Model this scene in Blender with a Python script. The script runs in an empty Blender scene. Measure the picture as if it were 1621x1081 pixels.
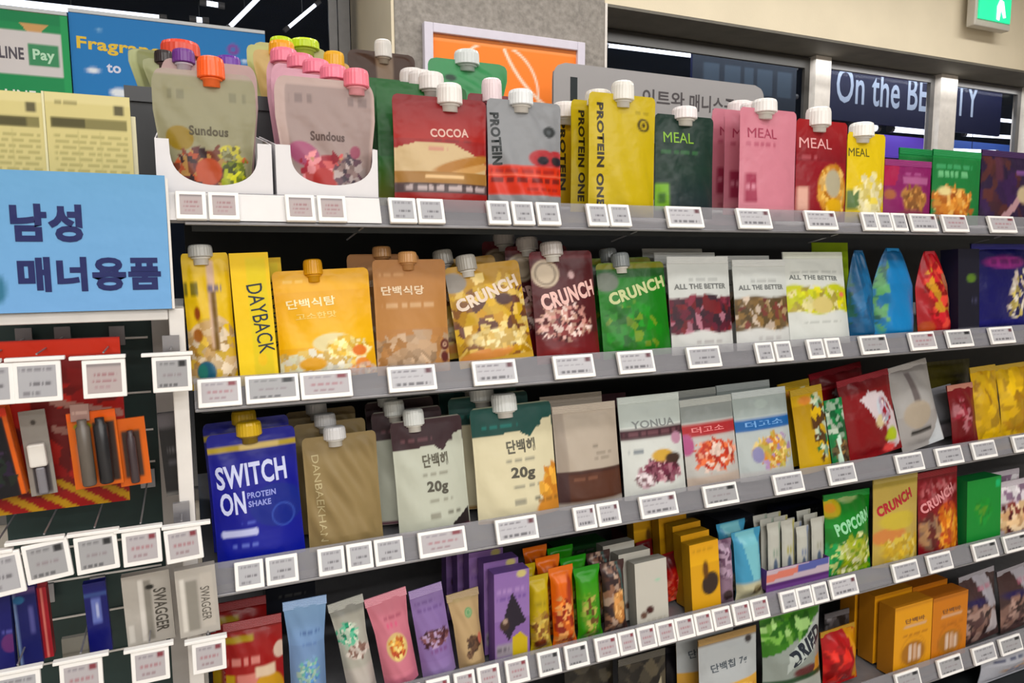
import bpy, bmesh, math, random
import numpy as np
from mathutils import Vector, Matrix

SC = bpy.context.scene
COL = SC.collection
W_PX, H_PX = 1621, 1081

# ------------------------------------------------------------------ camera
CAMZ, CAMD = 1.42, 1.25            # eye height, distance from the shelf front (the plane Y = 0)
vx = np.array([3400 - 810.5, 398 - 540.5, 0.0])     # vanishing point of the shelf edges
vd = np.array([850 - 810.5, 10583 - 540.5, 0.0])    # vanishing point of the plumb lines
FPX = float(-(vx[0] * vd[0] + vx[1] * vd[1])) ** 0.5
AX = np.array([vx[0], vx[1], FPX]); AX /= np.linalg.norm(AX)
AD = np.array([vd[0], vd[1], FPX]); AD /= np.linalg.norm(AD)
AY = np.cross(AX, AD)
cam_d = bpy.data.cameras.new('camera')
cam_d.sensor_width = 36.0
cam_d.lens = FPX / W_PX * 36.0
cam_d.clip_start = 0.05
cam = bpy.data.objects.new('camera', cam_d)
COL.objects.link(cam)
right = Vector((AX[0], AY[0], -AD[0])); down = Vector((AX[1], AY[1], -AD[1])); fwd = Vector((AX[2], AY[2], -AD[2]))
m = Matrix((right, -down, -fwd)).transposed().to_4x4()
m.translation = Vector((0, -CAMD, CAMZ))
cam.matrix_world = m
SC.camera = cam

# ------------------------------------------------------------------ light and exposure
SC.view_settings.view_transform = 'Standard'
SC.view_settings.look = 'None'
SC.view_settings.gamma = 1.0
SC.view_settings.use_curve_mapping = False
SC.view_settings.exposure = 0.0
wd = bpy.data.worlds.new('world'); SC.world = wd; wd.use_nodes = True
wd.node_tree.nodes['Background'].inputs[0].default_value = (0.80, 0.87, 1.0, 1)
wd.node_tree.nodes['Background'].inputs[1].default_value = 0.08

def area(name, loc, sx, sy, power, col=(1, 0.985, 0.96), rot=(0, 0, 0)):
    d = bpy.data.lights.new(name, 'AREA'); d.shape = 'RECTANGLE'; d.size = sx; d.size_y = sy
    d.energy = power; d.color = col
    o = bpy.data.objects.new(name, d); o.location = loc; o.rotation_euler = rot
    COL.objects.link(o); return o

# ceiling strip lamps of the shop: two runs over the aisle, one over the far side
area('ceiling_lamp_light', (0.9, -1.15, 3.02), 5.0, 0.22, 38)
area('ceiling_lamp_light', (0.9, -2.5, 3.02), 5.0, 0.22, 62)
area('ceiling_lamp_light', (0.9, -3.9, 3.02), 5.0, 0.22, 95)
area('ceiling_lamp_light', (0.9, -5.4, 3.02), 5.0, 0.22, 125)
area('ceiling_lamp_light', (1.6, 0.70, 3.02), 5.5, 0.16, 56)
area('mullion_fill_light', (3.4, 1.68, 2.455), 3.2, 0.05, 6)  # fill light added under the soffit to brighten the window mullions
area('banner_fill_light', (3.6, 2.25, 3.0), 5.0, 0.10, 60, (0.85, 0.9, 1.0), (math.radians(18), 0, 0))  # unseen fill light added outside to brighten the navy banner

def ray(px, py):
    d = np.array([px - 810.5, py - 540.5, FPX])
    return np.array([d @ AX, d @ AY, -(d @ AD)])

def at(px, py, Y):
    """World point at depth Y seen at a picture position."""
    d = ray(px, py); d = d * ((Y + CAMD) / d[1])
    return Vector((d[0], Y, d[2] + CAMZ))

# ------------------------------------------------------------------ materials
def lin(h):
    if not isinstance(h, str): return tuple(h)
    h = h.lstrip('#')
    if len(h) == 3: h = ''.join(c * 2 for c in h)
    o = []
    for i in (0, 2, 4):
        c = int(h[i:i + 2], 16) / 255
        o.append(c / 12.92 if c <= 0.04045 else ((c + 0.055) / 1.055) ** 2.4)
    return tuple(o)

def nodes(name):
    mt = bpy.data.materials.new(name); mt.use_nodes = True
    nt = mt.node_tree
    return mt, nt, nt.nodes['Principled BSDF']

def plain(name, col, rough=0.5, metal=0.0, var=0.06, scale=30.0, bump=0.0, bscale=120.0):
    """Base colour with a little mottling and an optional fine bump."""
    mt, nt, b = nodes(name)
    c = lin(col)
    tc = nt.nodes.new('ShaderNodeTexCoord')
    n = nt.nodes.new('ShaderNodeTexNoise'); n.inputs['Scale'].default_value = scale; n.inputs['Detail'].default_value = 3
    nt.links.new(tc.outputs['Object'], n.inputs['Vector'])
    r = nt.nodes.new('ShaderNodeValToRGB')
    r.color_ramp.elements[0].position = 0.3; r.color_ramp.elements[1].position = 0.7
    r.color_ramp.elements[0].color = (*[x * (1 - var) for x in c], 1)
    r.color_ramp.elements[1].color = (*[min(1, x * (1 + var)) for x in c], 1)
    nt.links.new(n.outputs['Fac'], r.inputs['Fac']); nt.links.new(r.outputs['Color'], b.inputs['Base Color'])
    b.inputs['Roughness'].default_value = rough; b.inputs['Metallic'].default_value = metal
    if bump:
        n2 = nt.nodes.new('ShaderNodeTexNoise'); n2.inputs['Scale'].default_value = bscale
        nt.links.new(tc.outputs['Object'], n2.inputs['Vector'])
        bp = nt.nodes.new('ShaderNodeBump'); bp.inputs['Strength'].default_value = bump; bp.inputs['Distance'].default_value = 0.004
        nt.links.new(n2.outputs['Fac'], bp.inputs['Height']); nt.links.new(bp.outputs['Normal'], b.inputs['Normal'])
    return mt

def glow(name, col, power):
    mt, nt, b = nodes(name)
    b.inputs['Base Color'].default_value = (*lin(col), 1)
    b.inputs['Emission Color'].default_value = (*lin(col), 1)
    b.inputs['Emission Strength'].default_value = power
    return mt

def printed(name, rough, bump, coat=0.0):
    """Printed film or card: the artwork is a colour attribute of the mesh, the film adds gloss and fine crinkles."""
    mt, nt, b = nodes(name)
    a = nt.nodes.new('ShaderNodeAttribute'); a.attribute_name = 'Col'
    nt.links.new(a.outputs['Color'], b.inputs['Base Color'])
    b.inputs['Roughness'].default_value = rough; b.inputs['Specular IOR Level'].default_value = 0.32
    b.inputs['Coat Weight'].default_value = coat; b.inputs['Coat Roughness'].default_value = 0.18
    tc = nt.nodes.new('ShaderNodeTexCoord')
    n = nt.nodes.new('ShaderNodeTexNoise'); n.inputs['Scale'].default_value = 26; n.inputs['Detail'].default_value = 2
    nt.links.new(tc.outputs['Object'], n.inputs['Vector'])
    bp = nt.nodes.new('ShaderNodeBump'); bp.inputs['Strength'].default_value = bump; bp.inputs['Distance'].default_value = 0.01
    nt.links.new(n.outputs['Fac'], bp.inputs['Height']); nt.links.new(bp.outputs['Normal'], b.inputs['Normal'])
    return mt

FOIL = printed('printed_foil', 0.33, 0.28, 0.0)
MATTE = printed('printed_matte_film', 0.5, 0.22, 0.0)
CARD = printed('printed_card', 0.55, 0.05)
SCREEN = printed('epaper', 0.40, 0.0, 0.3)
WHITE = plain('white_plastic', '#eceae8', 0.38, var=0.02)
WHITEMETAL = plain('white_painted_metal', '#dcd8d4', 0.42, var=0.03)
GREYMETAL = plain('grey_shelf_metal', '#8d8c90', 0.30, 0.55, var=0.08)
DARKMETAL = plain('charcoal_shelf_metal', '#24282a', 0.45, 0.3, var=0.1)
BLACKPANEL = plain('black_back_panel', '#15181a', 0.6, var=0.15)
PEGTEAL = plain('dark_teal_pegboard', '#16302f', 0.55, var=0.12)
PILLAR = plain('grey_speckled_wallpaper', '#8d8780', 0.85, var=0.22, scale=55, bump=0.3, bscale=160)
CREAM = plain('cream_plaster', '#e0d3b8', 0.8, var=0.04, scale=4, bump=0.08)
SOFFIT = plain('dark_grey_soffit', '#67635a', 0.7, var=0.12, scale=9)
FRAMEGREY = plain('grey_window_frame', '#6f6e6e', 0.4, 0.4)
FRAMEDARK = plain('dark_window_header', '#3a3835', 0.5)
FRAMEWHITE = plain('pale_window_frame', '#d8d2cb', 0.5)
NIGHT = plain('night_outside', '#1b2436', 0.9, var=0.5, scale=1.6)
FLOORM = plain('floor_vinyl', '#b5aea4', 0.35, var=0.1)
WALLM = plain('shop_wall', '#c9c2b8', 0.8)
CEILM = plain('shop_ceiling', '#c9c6c2', 0.85)

# clear price channel: half clear plastic, half satin sheen
CLEAR, nt_, b_ = nodes('clear_price_channel')
b_.inputs['Base Color'].default_value = (*lin('#98979d'), 1); b_.inputs['Roughness'].default_value = 0.16
tr_ = nt_.nodes.new('ShaderNodeBsdfTransparent'); mx_ = nt_.nodes.new('ShaderNodeMixShader'); mx_.inputs[0].default_value = 0.42
nt_.links.new(tr_.outputs[0], mx_.inputs[1]); nt_.links.new(b_.outputs[0], mx_.inputs[2])
nt_.links.new(mx_.outputs[0], nt_.nodes['Material Output'].inputs['Surface'])
GLASS, nt_, b_ = nodes('window_glass')
b_.inputs['Base Color'].default_value = (*lin('#1c2430'), 1); b_.inputs['Roughness'].default_value = 0.03
tr_ = nt_.nodes.new('ShaderNodeBsdfTransparent'); mx_ = nt_.nodes.new('ShaderNodeMixShader'); mx_.inputs[0].default_value = 0.10
nt_.links.new(tr_.outputs[0], mx_.inputs[1]); nt_.links.new(b_.outputs[0], mx_.inputs[2])
nt_.links.new(mx_.outputs[0], nt_.nodes['Material Output'].inputs['Surface'])

_pl = {}
def plastic(col, rough=0.33):
    k = (col, rough)
    if k not in _pl: _pl[k] = plain('plastic_' + str(len(_pl)), col, rough, var=0.03)
    return _pl[k]

# ------------------------------------------------------------------ object helpers
def link(o, parent=None):
    COL.objects.link(o)
    if parent is not None: o.parent = parent
    return o

def tag(o, label, cat, group=None):
    o['label'] = label; o['category'] = cat
    if group: o['group'] = group
    return o

def empty(name, loc=(0, 0, 0), label=None, cat=None, group=None):
    o = bpy.data.objects.new(name, None); o.empty_display_size = 0.02
    o.location = loc; link(o)
    if label: tag(o, label, cat, group)
    return o

def obj(name, me, parent=None, mat=None):
    if mat is not None and not me.materials: me.materials.append(mat)
    return link(bpy.data.objects.new(name, me), parent)

def struct(name, me, mat=None, parent=None):
    o = obj(name, me, parent, mat)
    if parent is None: o['kind'] = 'structure'
    return o

class MB:
    """Collects boxes, tubes and outlines into one mesh."""
    def __init__(s): s.bm = bmesh.new()
    def box(s, lo, hi, bev=0.0):
        r = bmesh.ops.create_cube(s.bm, size=1.0)
        c = [(a + b) / 2 for a, b in zip(lo, hi)]; d = [abs(b - a) for a, b in zip(lo, hi)]
        for v in r['verts']: v.co = Vector((c[0] + v.co.x * d[0], c[1] + v.co.y * d[1], c[2] + v.co.z * d[2]))
        if bev:
            es = list({e for v in r['verts'] for e in v.link_edges})
            bmesh.ops.bevel(s.bm, geom=es, offset=bev, segments=2, profile=0.5, affect='EDGES')
        return s
    def tube(s, p, q, r, n=10):
        p, q = Vector(p), Vector(q); d = q - p
        mt = Matrix.Translation((p + q) / 2) @ d.to_track_quat('Z', 'Y').to_matrix().to_4x4()
        bmesh.ops.create_cone(s.bm, cap_ends=True, segments=n, radius1=r, radius2=r, depth=d.length, matrix=mt)
        return s
    def lathe(s, prof, n=24, c=(0, 0, 0), knurl=0.0, axis='Z'):
        rings = []
        for r, z in prof:
            ring = []
            for i in range(n):
                rr = r * (1 - (knurl if i % 2 else 0))
                a = 2 * math.pi * i / n
                if axis == 'Z': co = (c[0] + rr * math.cos(a), c[1] + rr * math.sin(a), c[2] + z)
                else: co = (c[0] + rr * math.cos(a), c[1] + z, c[2] + rr * math.sin(a))
                ring.append(s.bm.verts.new(co))
            rings.append(ring)
        for a, b in zip(rings, rings[1:]):
            for i in range(n): s.bm.faces.new((a[i], a[(i + 1) % n], b[(i + 1) % n], b[i]))
        s.bm.faces.new(rings[0][::-1]); s.bm.faces.new(rings[-1])
        return s
    def plate(s, pts, y0, y1):
        """An outline in X,Z given a thickness from y0 to y1."""
        a = [s.bm.verts.new((x, y0, z)) for x, z in pts]; b = [s.bm.verts.new((x, y1, z)) for x, z in pts]
        s.bm.faces.new(a); s.bm.faces.new(b[::-1])
        for i in range(len(pts)):
            j = (i + 1) % len(pts); s.bm.faces.new((a[j], a[i], b[i], b[j]))
        return s
    def mesh(s, name, mat=None, smooth=False):
        bmesh.ops.recalc_face_normals(s.bm, faces=s.bm.faces)
        me = bpy.data.meshes.new(name); s.bm.to_mesh(me); s.bm.free()
        if mat: me.materials.append(mat)
        if smooth: me.polygons.foreach_set('use_smooth', [True] * len(me.polygons))
        return me

def copy_tree(o, parent=None, **props):
    c = o.copy(); COL.objects.link(c)
    if parent is not None:
        c.parent = parent; c.matrix_parent_inverse = o.matrix_parent_inverse
    for k, v in props.items(): c[k] = v
    for ch in list(o.children): copy_tree(ch, c)
    return c

# ------------------------------------------------------------------ lettering (glyph outlines turned into flat meshes)
_txt = {}
def glyphs(s, bold):
    k = (s, bold)
    if k in _txt: return _txt[k]
    cu = bpy.data.curves.new('lettering', 'FONT'); cu.body = s; cu.size = 1.0; cu.resolution_u = 3
    cu.offset = bold; cu.space_character = 1.0 + bold * 2.0
    o = bpy.data.objects.new('lettering', cu); COL.objects.link(o)
    dg = bpy.context.evaluated_depsgraph_get(); dg.update()
    me = bpy.data.meshes.new_from_object(o.evaluated_get(dg))
    v = np.empty(len(me.vertices) * 3); me.vertices.foreach_get('co', v); v = v.reshape(-1, 3)[:, :2]
    f = [tuple(p.vertices) for p in me.polygons]
    bpy.data.meshes.remove(me); bpy.data.objects.remove(o); bpy.data.curves.remove(cu)
    if len(v):
        lo, hi = v.min(0), v.max(0); v = (v - (lo + hi) / 2) / np.maximum(hi - lo, 1e-6)
    _txt[k] = (v, f)
    return _txt[k]

# ------------------------------------------------------------------ printed artwork, evaluated on the grid of a mesh
def smooth(x, aa): return np.clip(x / aa + 0.5, 0, 1)

def paint(U, V, ops, asp, seed, cell):
    """U,V in 0..1; asp = height / width; returns colours. Ops are simple printed shapes."""
    rng = np.random.default_rng(seed)
    C = np.ones(U.shape + (3,)) * 0.5
    def put(mask, col):
        nonlocal C
        C = C * (1 - mask[..., None]) + np.array(lin(col)) * mask[..., None] if not isinstance(col, np.ndarray) else C * (1 - mask[..., None]) + col * mask[..., None]
    aa = cell
    if ops and ops[0][0] == 'V0':
        V = (V - ops[0][1]) / (1 - ops[0][1]); asp = asp * (1 - ops[0][1])
    for op in ops:
        k = op[0]
        if k == 'f': C[:] = lin(op[1])
        elif k == 'b':      # band v0,v1 (optional slope, wave)
            sl = op[4] if len(op) > 4 else 0; wv = op[5] if len(op) > 5 else 0
            v = V - sl * (U - 0.5) - wv * np.sin(U * 9.5 + seed)
            put(smooth(v - op[1], aa) * smooth(op[2] - v, aa), op[3])
        elif k == 'g':      # printed blend between two colours
            t = np.clip((V - op[1]) / (op[2] - op[1]), 0, 1)[..., None]
            col = np.array(lin(op[3])) * (1 - t) + np.array(lin(op[4])) * t
            put(((V >= op[1]) & (V <= op[2])).astype(float), col)
        elif k == 'r':
            put(smooth(U - op[1], aa) * smooth(op[3] - U, aa) * smooth(V - op[2], aa) * smooth(op[4] - V, aa), op[5])
        elif k == 'e':      # ellipse (optional rotation in degrees)
            a = math.radians(op[6]) if len(op) > 6 else 0
            x, y = U - op[1], (V - op[2]) * asp
            xr, yr = x * math.cos(a) + y * math.sin(a), -x * math.sin(a) + y * math.cos(a)
            d = 1 - np.sqrt((xr / op[3]) ** 2 + (yr / (op[4] * asp)) ** 2)
            put(smooth(d * min(op[3], op[4] * asp), aa), op[5])
        elif k == 'o':      # ring: cx, cy, r (in widths), line
            d = np.sqrt((U - op[1]) ** 2 + ((V - op[2]) * asp) ** 2)
            put(smooth(op[4] / 2 - np.abs(d - op[3]), aa), op[5])
        elif k == 's':      # pieces of food: cx,cy,rx,ry,palette,count
            n = int(op[6] * 2.4); P = rng.uniform(-1, 1, (n, 2)); pal = np.array([lin(c) for c in op[5]])
            P = P / np.maximum(1, np.linalg.norm(P, axis=1))[:, None]
            pu, pv = op[1] + P[:, 0] * op[3], op[2] + P[:, 1] * op[4]
            d = (U[..., None] - pu) ** 2 + ((V[..., None] - pv) * asp) ** 2
            i = d.argmin(-1); col = pal[rng.integers(0, len(pal), n)][i] * (0.82 + 0.36 * rng.random(n))[i][..., None]
            e = 1 - np.sqrt(((U - op[1]) / op[3]) ** 2 + ((V - op[2]) / op[4]) ** 2) + 0.16 * np.sin(i * 7.3)
            put(smooth(e * min(op[3], op[4] * asp), aa), np.minimum(col, 1))
        elif k == 'l':      # a line of small print: u0, v, u1, height, colour
            on = (np.sin(U * 61 + op[2] * 90) + np.sin(U * 37 + 1.3 + op[2] * 50)) > -0.7
            put(smooth(U - op[1], aa) * smooth(op[3] - U, aa) * smooth(op[4] / 2 - np.abs(V - op[2]), aa) * on * 0.8, op[5])
        elif k == 'p':      # polygon
            pts = op[1]; ins = np.zeros(U.shape, bool)
            for (x1, y1), (x2, y2) in zip(pts, pts[1:] + pts[:1]):
                c = ((y1 > V) != (y2 > V)) & (U < (x2 - x1) * (V - y1) / (y2 - y1 + 1e-9) + x1); ins ^= c
            put(ins.astype(float), op[2])
    Y = (C @ np.array([0.2126, 0.7152, 0.0722]))[..., None]     # ink strength: a little denser and purer than the swatches
    C = np.maximum(0, Y + (C - Y) * 1.10) * (np.maximum(Y, 1e-4) / 0.75) ** 0.17
    return np.clip(C, 0.002, 0.92)

def sheet_mesh(name, surf, nu, nv, ops, asp, seed, back=None, mat=None, smooth_=True):
    """One mesh: a front grid carrying the artwork and its lettering, and a coarser plain back."""
    u, v = np.meshgrid(np.linspace(0, 1, nu + 1), np.linspace(0, 1, nv + 1))
    co = surf(u.ravel(), v.ravel(), 1)
    cols = paint(u, v, [o for o in ops if o[0] != 'T'], asp, seed, 1.0 / nu).reshape(-1, 3)
    i = np.arange((nu + 1) * nv).reshape(nv, nu + 1)[:, :nu].ravel()
    faces = [np.stack([i, i + 1, i + nu + 2, i + nu + 1], 1)]
    verts = [co]; colors = [cols]; n = len(co)
    if back is not None:
        mu, mv = max(6, nu // 4), max(8, nv // 4)
        u2, v2 = np.meshgrid(np.linspace(0, 1, mu + 1), np.linspace(0, 1, mv + 1))
        c2 = surf(u2.ravel(), v2.ravel(), -1)
        j = np.arange((mu + 1) * mv).reshape(mv, mu + 1)[:, :mu].ravel() + n
        faces.append(np.stack([j, j + mu + 1, j + mu + 2, j + 1], 1))
        verts.append(c2); colors.append(np.tile(np.array(lin(back)), (len(c2), 1))); n += len(c2)
    fl = [tuple(r) for F in faces for r in F.tolist()]
    for o in ops:
        if o[0] != 'T': continue
        _, s, uc, vc, w, h, col = o[:7]
        rot = math.radians(o[7]) if len(o) > 7 else 0
        bold = o[8] if len(o) > 8 else 0.018
        gv, gf = glyphs(s, bold)
        if ops[0][0] == 'V0': vc = ops[0][1] + vc * (1 - ops[0][1]); h = h * (1 - ops[0][1])
        if not len(gv): continue
        x, y = gv[:, 0] * w, gv[:, 1] * h * asp
        xr, yr = x * math.cos(rot) - y * math.sin(rot), x * math.sin(rot) + y * math.cos(rot)
        c3 = surf(np.clip(uc + xr, 0.01, 0.99), np.clip(vc + yr / asp, 0.01, 0.99), 1).copy()
        c3[:, 1] -= 0.0007
        verts.append(c3); colors.append(np.tile(np.array(lin(col)), (len(c3), 1)))
        fl += [tuple(a + n for a in f) for f in gf]; n += len(c3)
    V = np.concatenate(verts); Cc = np.concatenate(colors)
    me = bpy.data.meshes.new(name); me.from_pydata(V.tolist(), [], fl)
    at_ = me.color_attributes.new('Col', 'FLOAT_COLOR', 'POINT')
    at_.data.foreach_set('color', np.concatenate([Cc, np.ones((len(Cc), 1))], 1).ravel().astype(np.float32))
    if smooth_: me.polygons.foreach_set('use_smooth', [True] * len(me.polygons))
    me.materials.append(mat or FOIL); me.update()
    return me

def flat_art(name, w, h, ops, mat=CARD, thick=0.003, edge='#e8e6e2', res=2.5, seed=1, nu=None):
    """A flat printed board: artwork on the front face, standing on its lower edge, centred in X."""
    asp = h / w
    nu = nu or 60; nv = max(4, int(nu * asp))
    def surf(u, v, side):
        y = np.full(u.shape, 0.0 if side > 0 else thick)
        return np.stack([(u - 0.5) * w, y, v * h], 1)
    me = sheet_mesh(name, surf, nu, nv, ops, asp, seed, edge, mat, False)
    # rim
    bm = bmesh.new(); bm.from_mesh(me)
    lay = bm.verts.layers.float_color.get('Col')
    x0, x1 = -w / 2, w / 2
    for a, b in (((x0, 0), (x1, 0)), ((x1, 0), (x1, h)), ((x1, h), (x0, h)), ((x0, h), (x0, 0))):
        q = [bm.verts.new((a[0], 0, a[1])), bm.verts.new((a[0], thick, a[1])), bm.verts.new((b[0], thick, b[1])), bm.verts.new((b[0], 0, b[1]))]
        for vv in q: vv[lay] = (*lin(edge), 1)
        bm.faces.new(q)
    bm.to_mesh(me); bm.free()
    return me
# ================================================================== the room
struct('floor', MB().box((-4, -7, -0.05), (9, 9, 0)).mesh('floor', FLOORM))
struct('ceiling', MB().box((-4, -7, 3.1), (9, 2.1, 3.2)).mesh('ceiling', CEILM))
struct('wall_back', MB().box((-4, -7.1, 0), (9, -7, 3.1)).mesh('wall_back', WALLM))
struct('wall_left', MB().box((-2.6, -7, 0), (-2.5, 2.1, 3.1)).mesh('wall_left', WALLM))
struct('wall_right', MB().box((7.5, -7, 0), (7.6, 2.1, 3.1)).mesh('wall_right', WALLM))
PX0, PX1, PY0 = 0.76, 1.663, 1.5
struct('pillar', MB().box((PX0, PY0, 0), (PX1, 2.2, 3.1)).mesh('pillar', PILLAR))
# cream facing on the left flank of the pillar and a thin corner bead on its right
struct('trim_1', MB().box((PX0 - 0.012, PY0 + 0.004, 0), (PX0 - 0.001, 2.2, 3.1)).mesh('trim', CREAM))
struct('trim_2', MB().box((PX1 + 0.001, PY0 - 0.004, 0), (PX1 + 0.012, PY0 + 0.02, 2.478)).mesh('trim', FRAMEWHITE))
BZ = 1.058 + CAMZ
struct('wall_far', MB().box((PX1 + 0.001, 1.5, BZ), (7.5, 1.6, 3.1)).mesh('wall_far', CREAM))
struct('trim_3', MB().box((PX1 + 0.001, 1.6, BZ - 0.004), (7.5, 1.9, BZ + 0.1)).mesh('soffit', SOFFIT))
struct('trim_4', MB().box((PX1 + 0.001, 1.5, BZ - 0.012), (7.5, 1.6, BZ - 0.001)).mesh('edge_bead', SOFFIT))
WY = 1.78       # the shop windows right of the pillar
WL = 2.06       # the window left of it
def win_x(px, py=150, Y=WY): return at(px, py, Y).x
def window(n, xa, xb, z1, WY=WY, head=0.04, fm=FRAMEGREY):
    r = struct('window_%d' % n, MB().box((xa, WY, 0.45), (xb, WY + 0.012, z1)).mesh('pane', GLASS))
    f = MB()
    for a, b in ((xa, xa + 0.035), (xb - 0.035, xb)): f.box((a, WY - 0.02, 0.45), (b, WY - 0.001, z1))
    f.box((xa + 0.035, WY - 0.02, z1 - head), (xb - 0.035, WY - 0.001, z1)); f.box((xa, WY - 0.02, 0.40), (xb, WY + 0.03, 0.449))
    obj('window_frame', f.mesh('window_frame', fm), r)
xw = [PX1 + 0.03, win_x(1276), win_x(1300), win_x(1474), win_x(1500), win_x(1612)]
window(1, xw[0], xw[1], BZ - 0.01, head=0.055, fm=FRAMEDARK)
window(2, xw[2], xw[3], BZ - 0.01)
window(3, xw[4], xw[5], BZ - 0.01)
window(4, xw[5] + 0.06, 7.4, BZ - 0.01)
window(5, -2.4, win_x(533, 60, WL), 3.05, WL)
struct('trim_5', MB().box((xw[1], WY - 0.06, 0.4), (xw[2], WY + 0.03, BZ - 0.005)).mesh('mullion', FRAMEWHITE))
struct('trim_6', MB().box((xw[3], WY - 0.06, 0.4), (xw[4], WY + 0.03, BZ - 0.005)).mesh('mullion', FRAMEWHITE))
struct('trim_7', MB().box((xw[5], WY - 0.06, 0.4), (xw[5] + 0.06, WY + 0.03, BZ - 0.005)).mesh('mullion', FRAMEWHITE))
struct('trim_8', MB().box((win_x(534, 60, WL), WL - 0.03, 0), (win_x(552, 60, WL), WL + 0.03, 3.09)).mesh('mullion', FRAMEGREY))
struct('wall_window', MB().box((-2.5, WL, 0), (PX0 - 0.02, WL + 0.06, 0.395)).box((PX1 + 0.001, WY, 0), (7.5, WY + 0.06, 0.395)).mesh('wall_window', WALLM))
struct('ceiling_outside', MB().box((-4, 2.13, 3.2), (9, 7.4, 3.3)).mesh('ceiling_outside', NIGHT))
struct('exterior_backdrop', MB().box((-6, 7.5, -0.2), (16, 7.6, 7)).mesh('exterior_backdrop', NIGHT))

# glowing tubes added beyond the glass in place of lamp reflections in the panes
TUBE = glow('reflection_tube', '#e6edff', 2.6)
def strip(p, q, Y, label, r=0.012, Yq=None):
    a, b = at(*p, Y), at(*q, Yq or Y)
    t = empty('reflection_strip', (a + b) / 2, label, 'reflection tube', 'reflection tubes beyond the windows')
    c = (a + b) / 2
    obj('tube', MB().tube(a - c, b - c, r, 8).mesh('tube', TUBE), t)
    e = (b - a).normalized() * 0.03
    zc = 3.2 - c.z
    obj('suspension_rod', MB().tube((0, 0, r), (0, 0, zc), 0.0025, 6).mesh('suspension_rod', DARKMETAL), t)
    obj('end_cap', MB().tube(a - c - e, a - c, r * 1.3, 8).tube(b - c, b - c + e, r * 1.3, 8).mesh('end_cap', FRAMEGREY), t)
strip((962, 72), (1256, 108), 2.6, 'long white reflection tube running under the soffit in the window right of the pillar')
strip((1110, 110), (1124, 111), 2.5, 'short bright reflection tube above the grey sign board', 0.02)
strip((1205, 150), (1256, 153), 2.66, 'white reflection tube low in the first window above the pink pouch', 0.014)
strip((1352, 199), (1386, 203), 2.6, 'left short white reflection tube low behind the navy banner', 0.022)
strip((1412, 204), (1470, 209), 2.6, 'right short white reflection tube low behind the navy banner', 0.022)
strip((1522, 184), (1613, 193), 2.72, 'upper white reflection tube in the rightmost window', 0.014)
strip((1528, 213), (1613, 218), 2.64, 'lower white reflection tube in the rightmost window', 0.014)
strip((1500, 237), (1575, 240), 2.56, 'lowest white reflection tube just above the green bag', 0.012)
strip((364, 42), (410, -4), 2.4, 'diagonal white reflection tube in the left window nearest the blue poster', 0.010)
strip((457, 43), (499, 8), 2.4, 'diagonal white reflection tube in the left window nearest the pillar', 0.008)
strip((-40, -2), (252, 29), 2.3, 'long white reflection tube above the green and blue posters', 0.014)
strip((327, 5), (345, 8), 2.6, 'tiny reflection dash high in the left window', 0.012)
strip((311, 31), (320, 32), 2.6, 'tiny reflection dot right above the blue poster', 0.012)
PURPLE = glow('purple_sign', '#5a3fae', 0.9)
a = at(1390, 246, 2.7); b = at(1478, 220, 2.7)
tag(obj('light_box', MB().box((a.x, 2.7, 0), (a.x + 0.06, 2.76, a.z - 0.001)).box((a.x, 2.7, a.z), (b.x, 2.76, b.z), 0.006).mesh('light_box', PURPLE)), 'purple glowing light box outside below the navy banner', 'light box')
a = at(1500, 262, 2.75); b = at(1625, 232, 2.75)
tag(obj('light_box', MB().box((a.x, 2.75, 0), (a.x + 0.06, 2.81, a.z - 0.001)).box((a.x, 2.75, a.z), (b.x, 2.81, b.z), 0.006).mesh('light_box', glow('blue_sign', '#31509a', 0.5))), 'blue glowing light box outside behind the green bag', 'light box')

# navy fascia outside
def fascia(px0, px1, py0, py1, Y, ops, label, edge='#141a3c'):
    a, b = at(px0, py1, Y), at(px1, py0, Y)
    w, h = b.x - a.x, b.z - a.z
    o = obj('banner', flat_art('banner', w, h, ops, CARD, 0.02, edge, nu=80)); o.location = ((a.x + b.x) / 2, Y, a.z)
    obj('hanger', MB().tube((-w * 0.3, 0.01, h), (-w * 0.3, 0.01, 3.2 - a.z), 0.004, 6).mesh('hanger', DARKMETAL), o)
    obj('hanger', MB().tube((w * 0.3, 0.01, h), (w * 0.3, 0.01, 3.2 - a.z), 0.004, 6).mesh('hanger', DARKMETAL), o)
    return tag(o, label, 'banner')
fascia(1306, 1590, 104, 188, 2.45, [('f', '#161a45'), ('T', 'On the BEAUTY', 0.45, 0.45, 0.80, 0.46, '#a4b0c2', 0, 0.012)],
       'navy banner outside the window lettered in pale capitals', )
fascia(1095, 1262, 97, 160, 2.45, [('f', '#1e2a38'), ('l', 0.1, 0.5, 0.95, 0.5, '#41515f')], 'dim dark board standing in for lettering reflected in the first window pane')  # added board in place of dim lettering reflected in the pane

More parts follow.
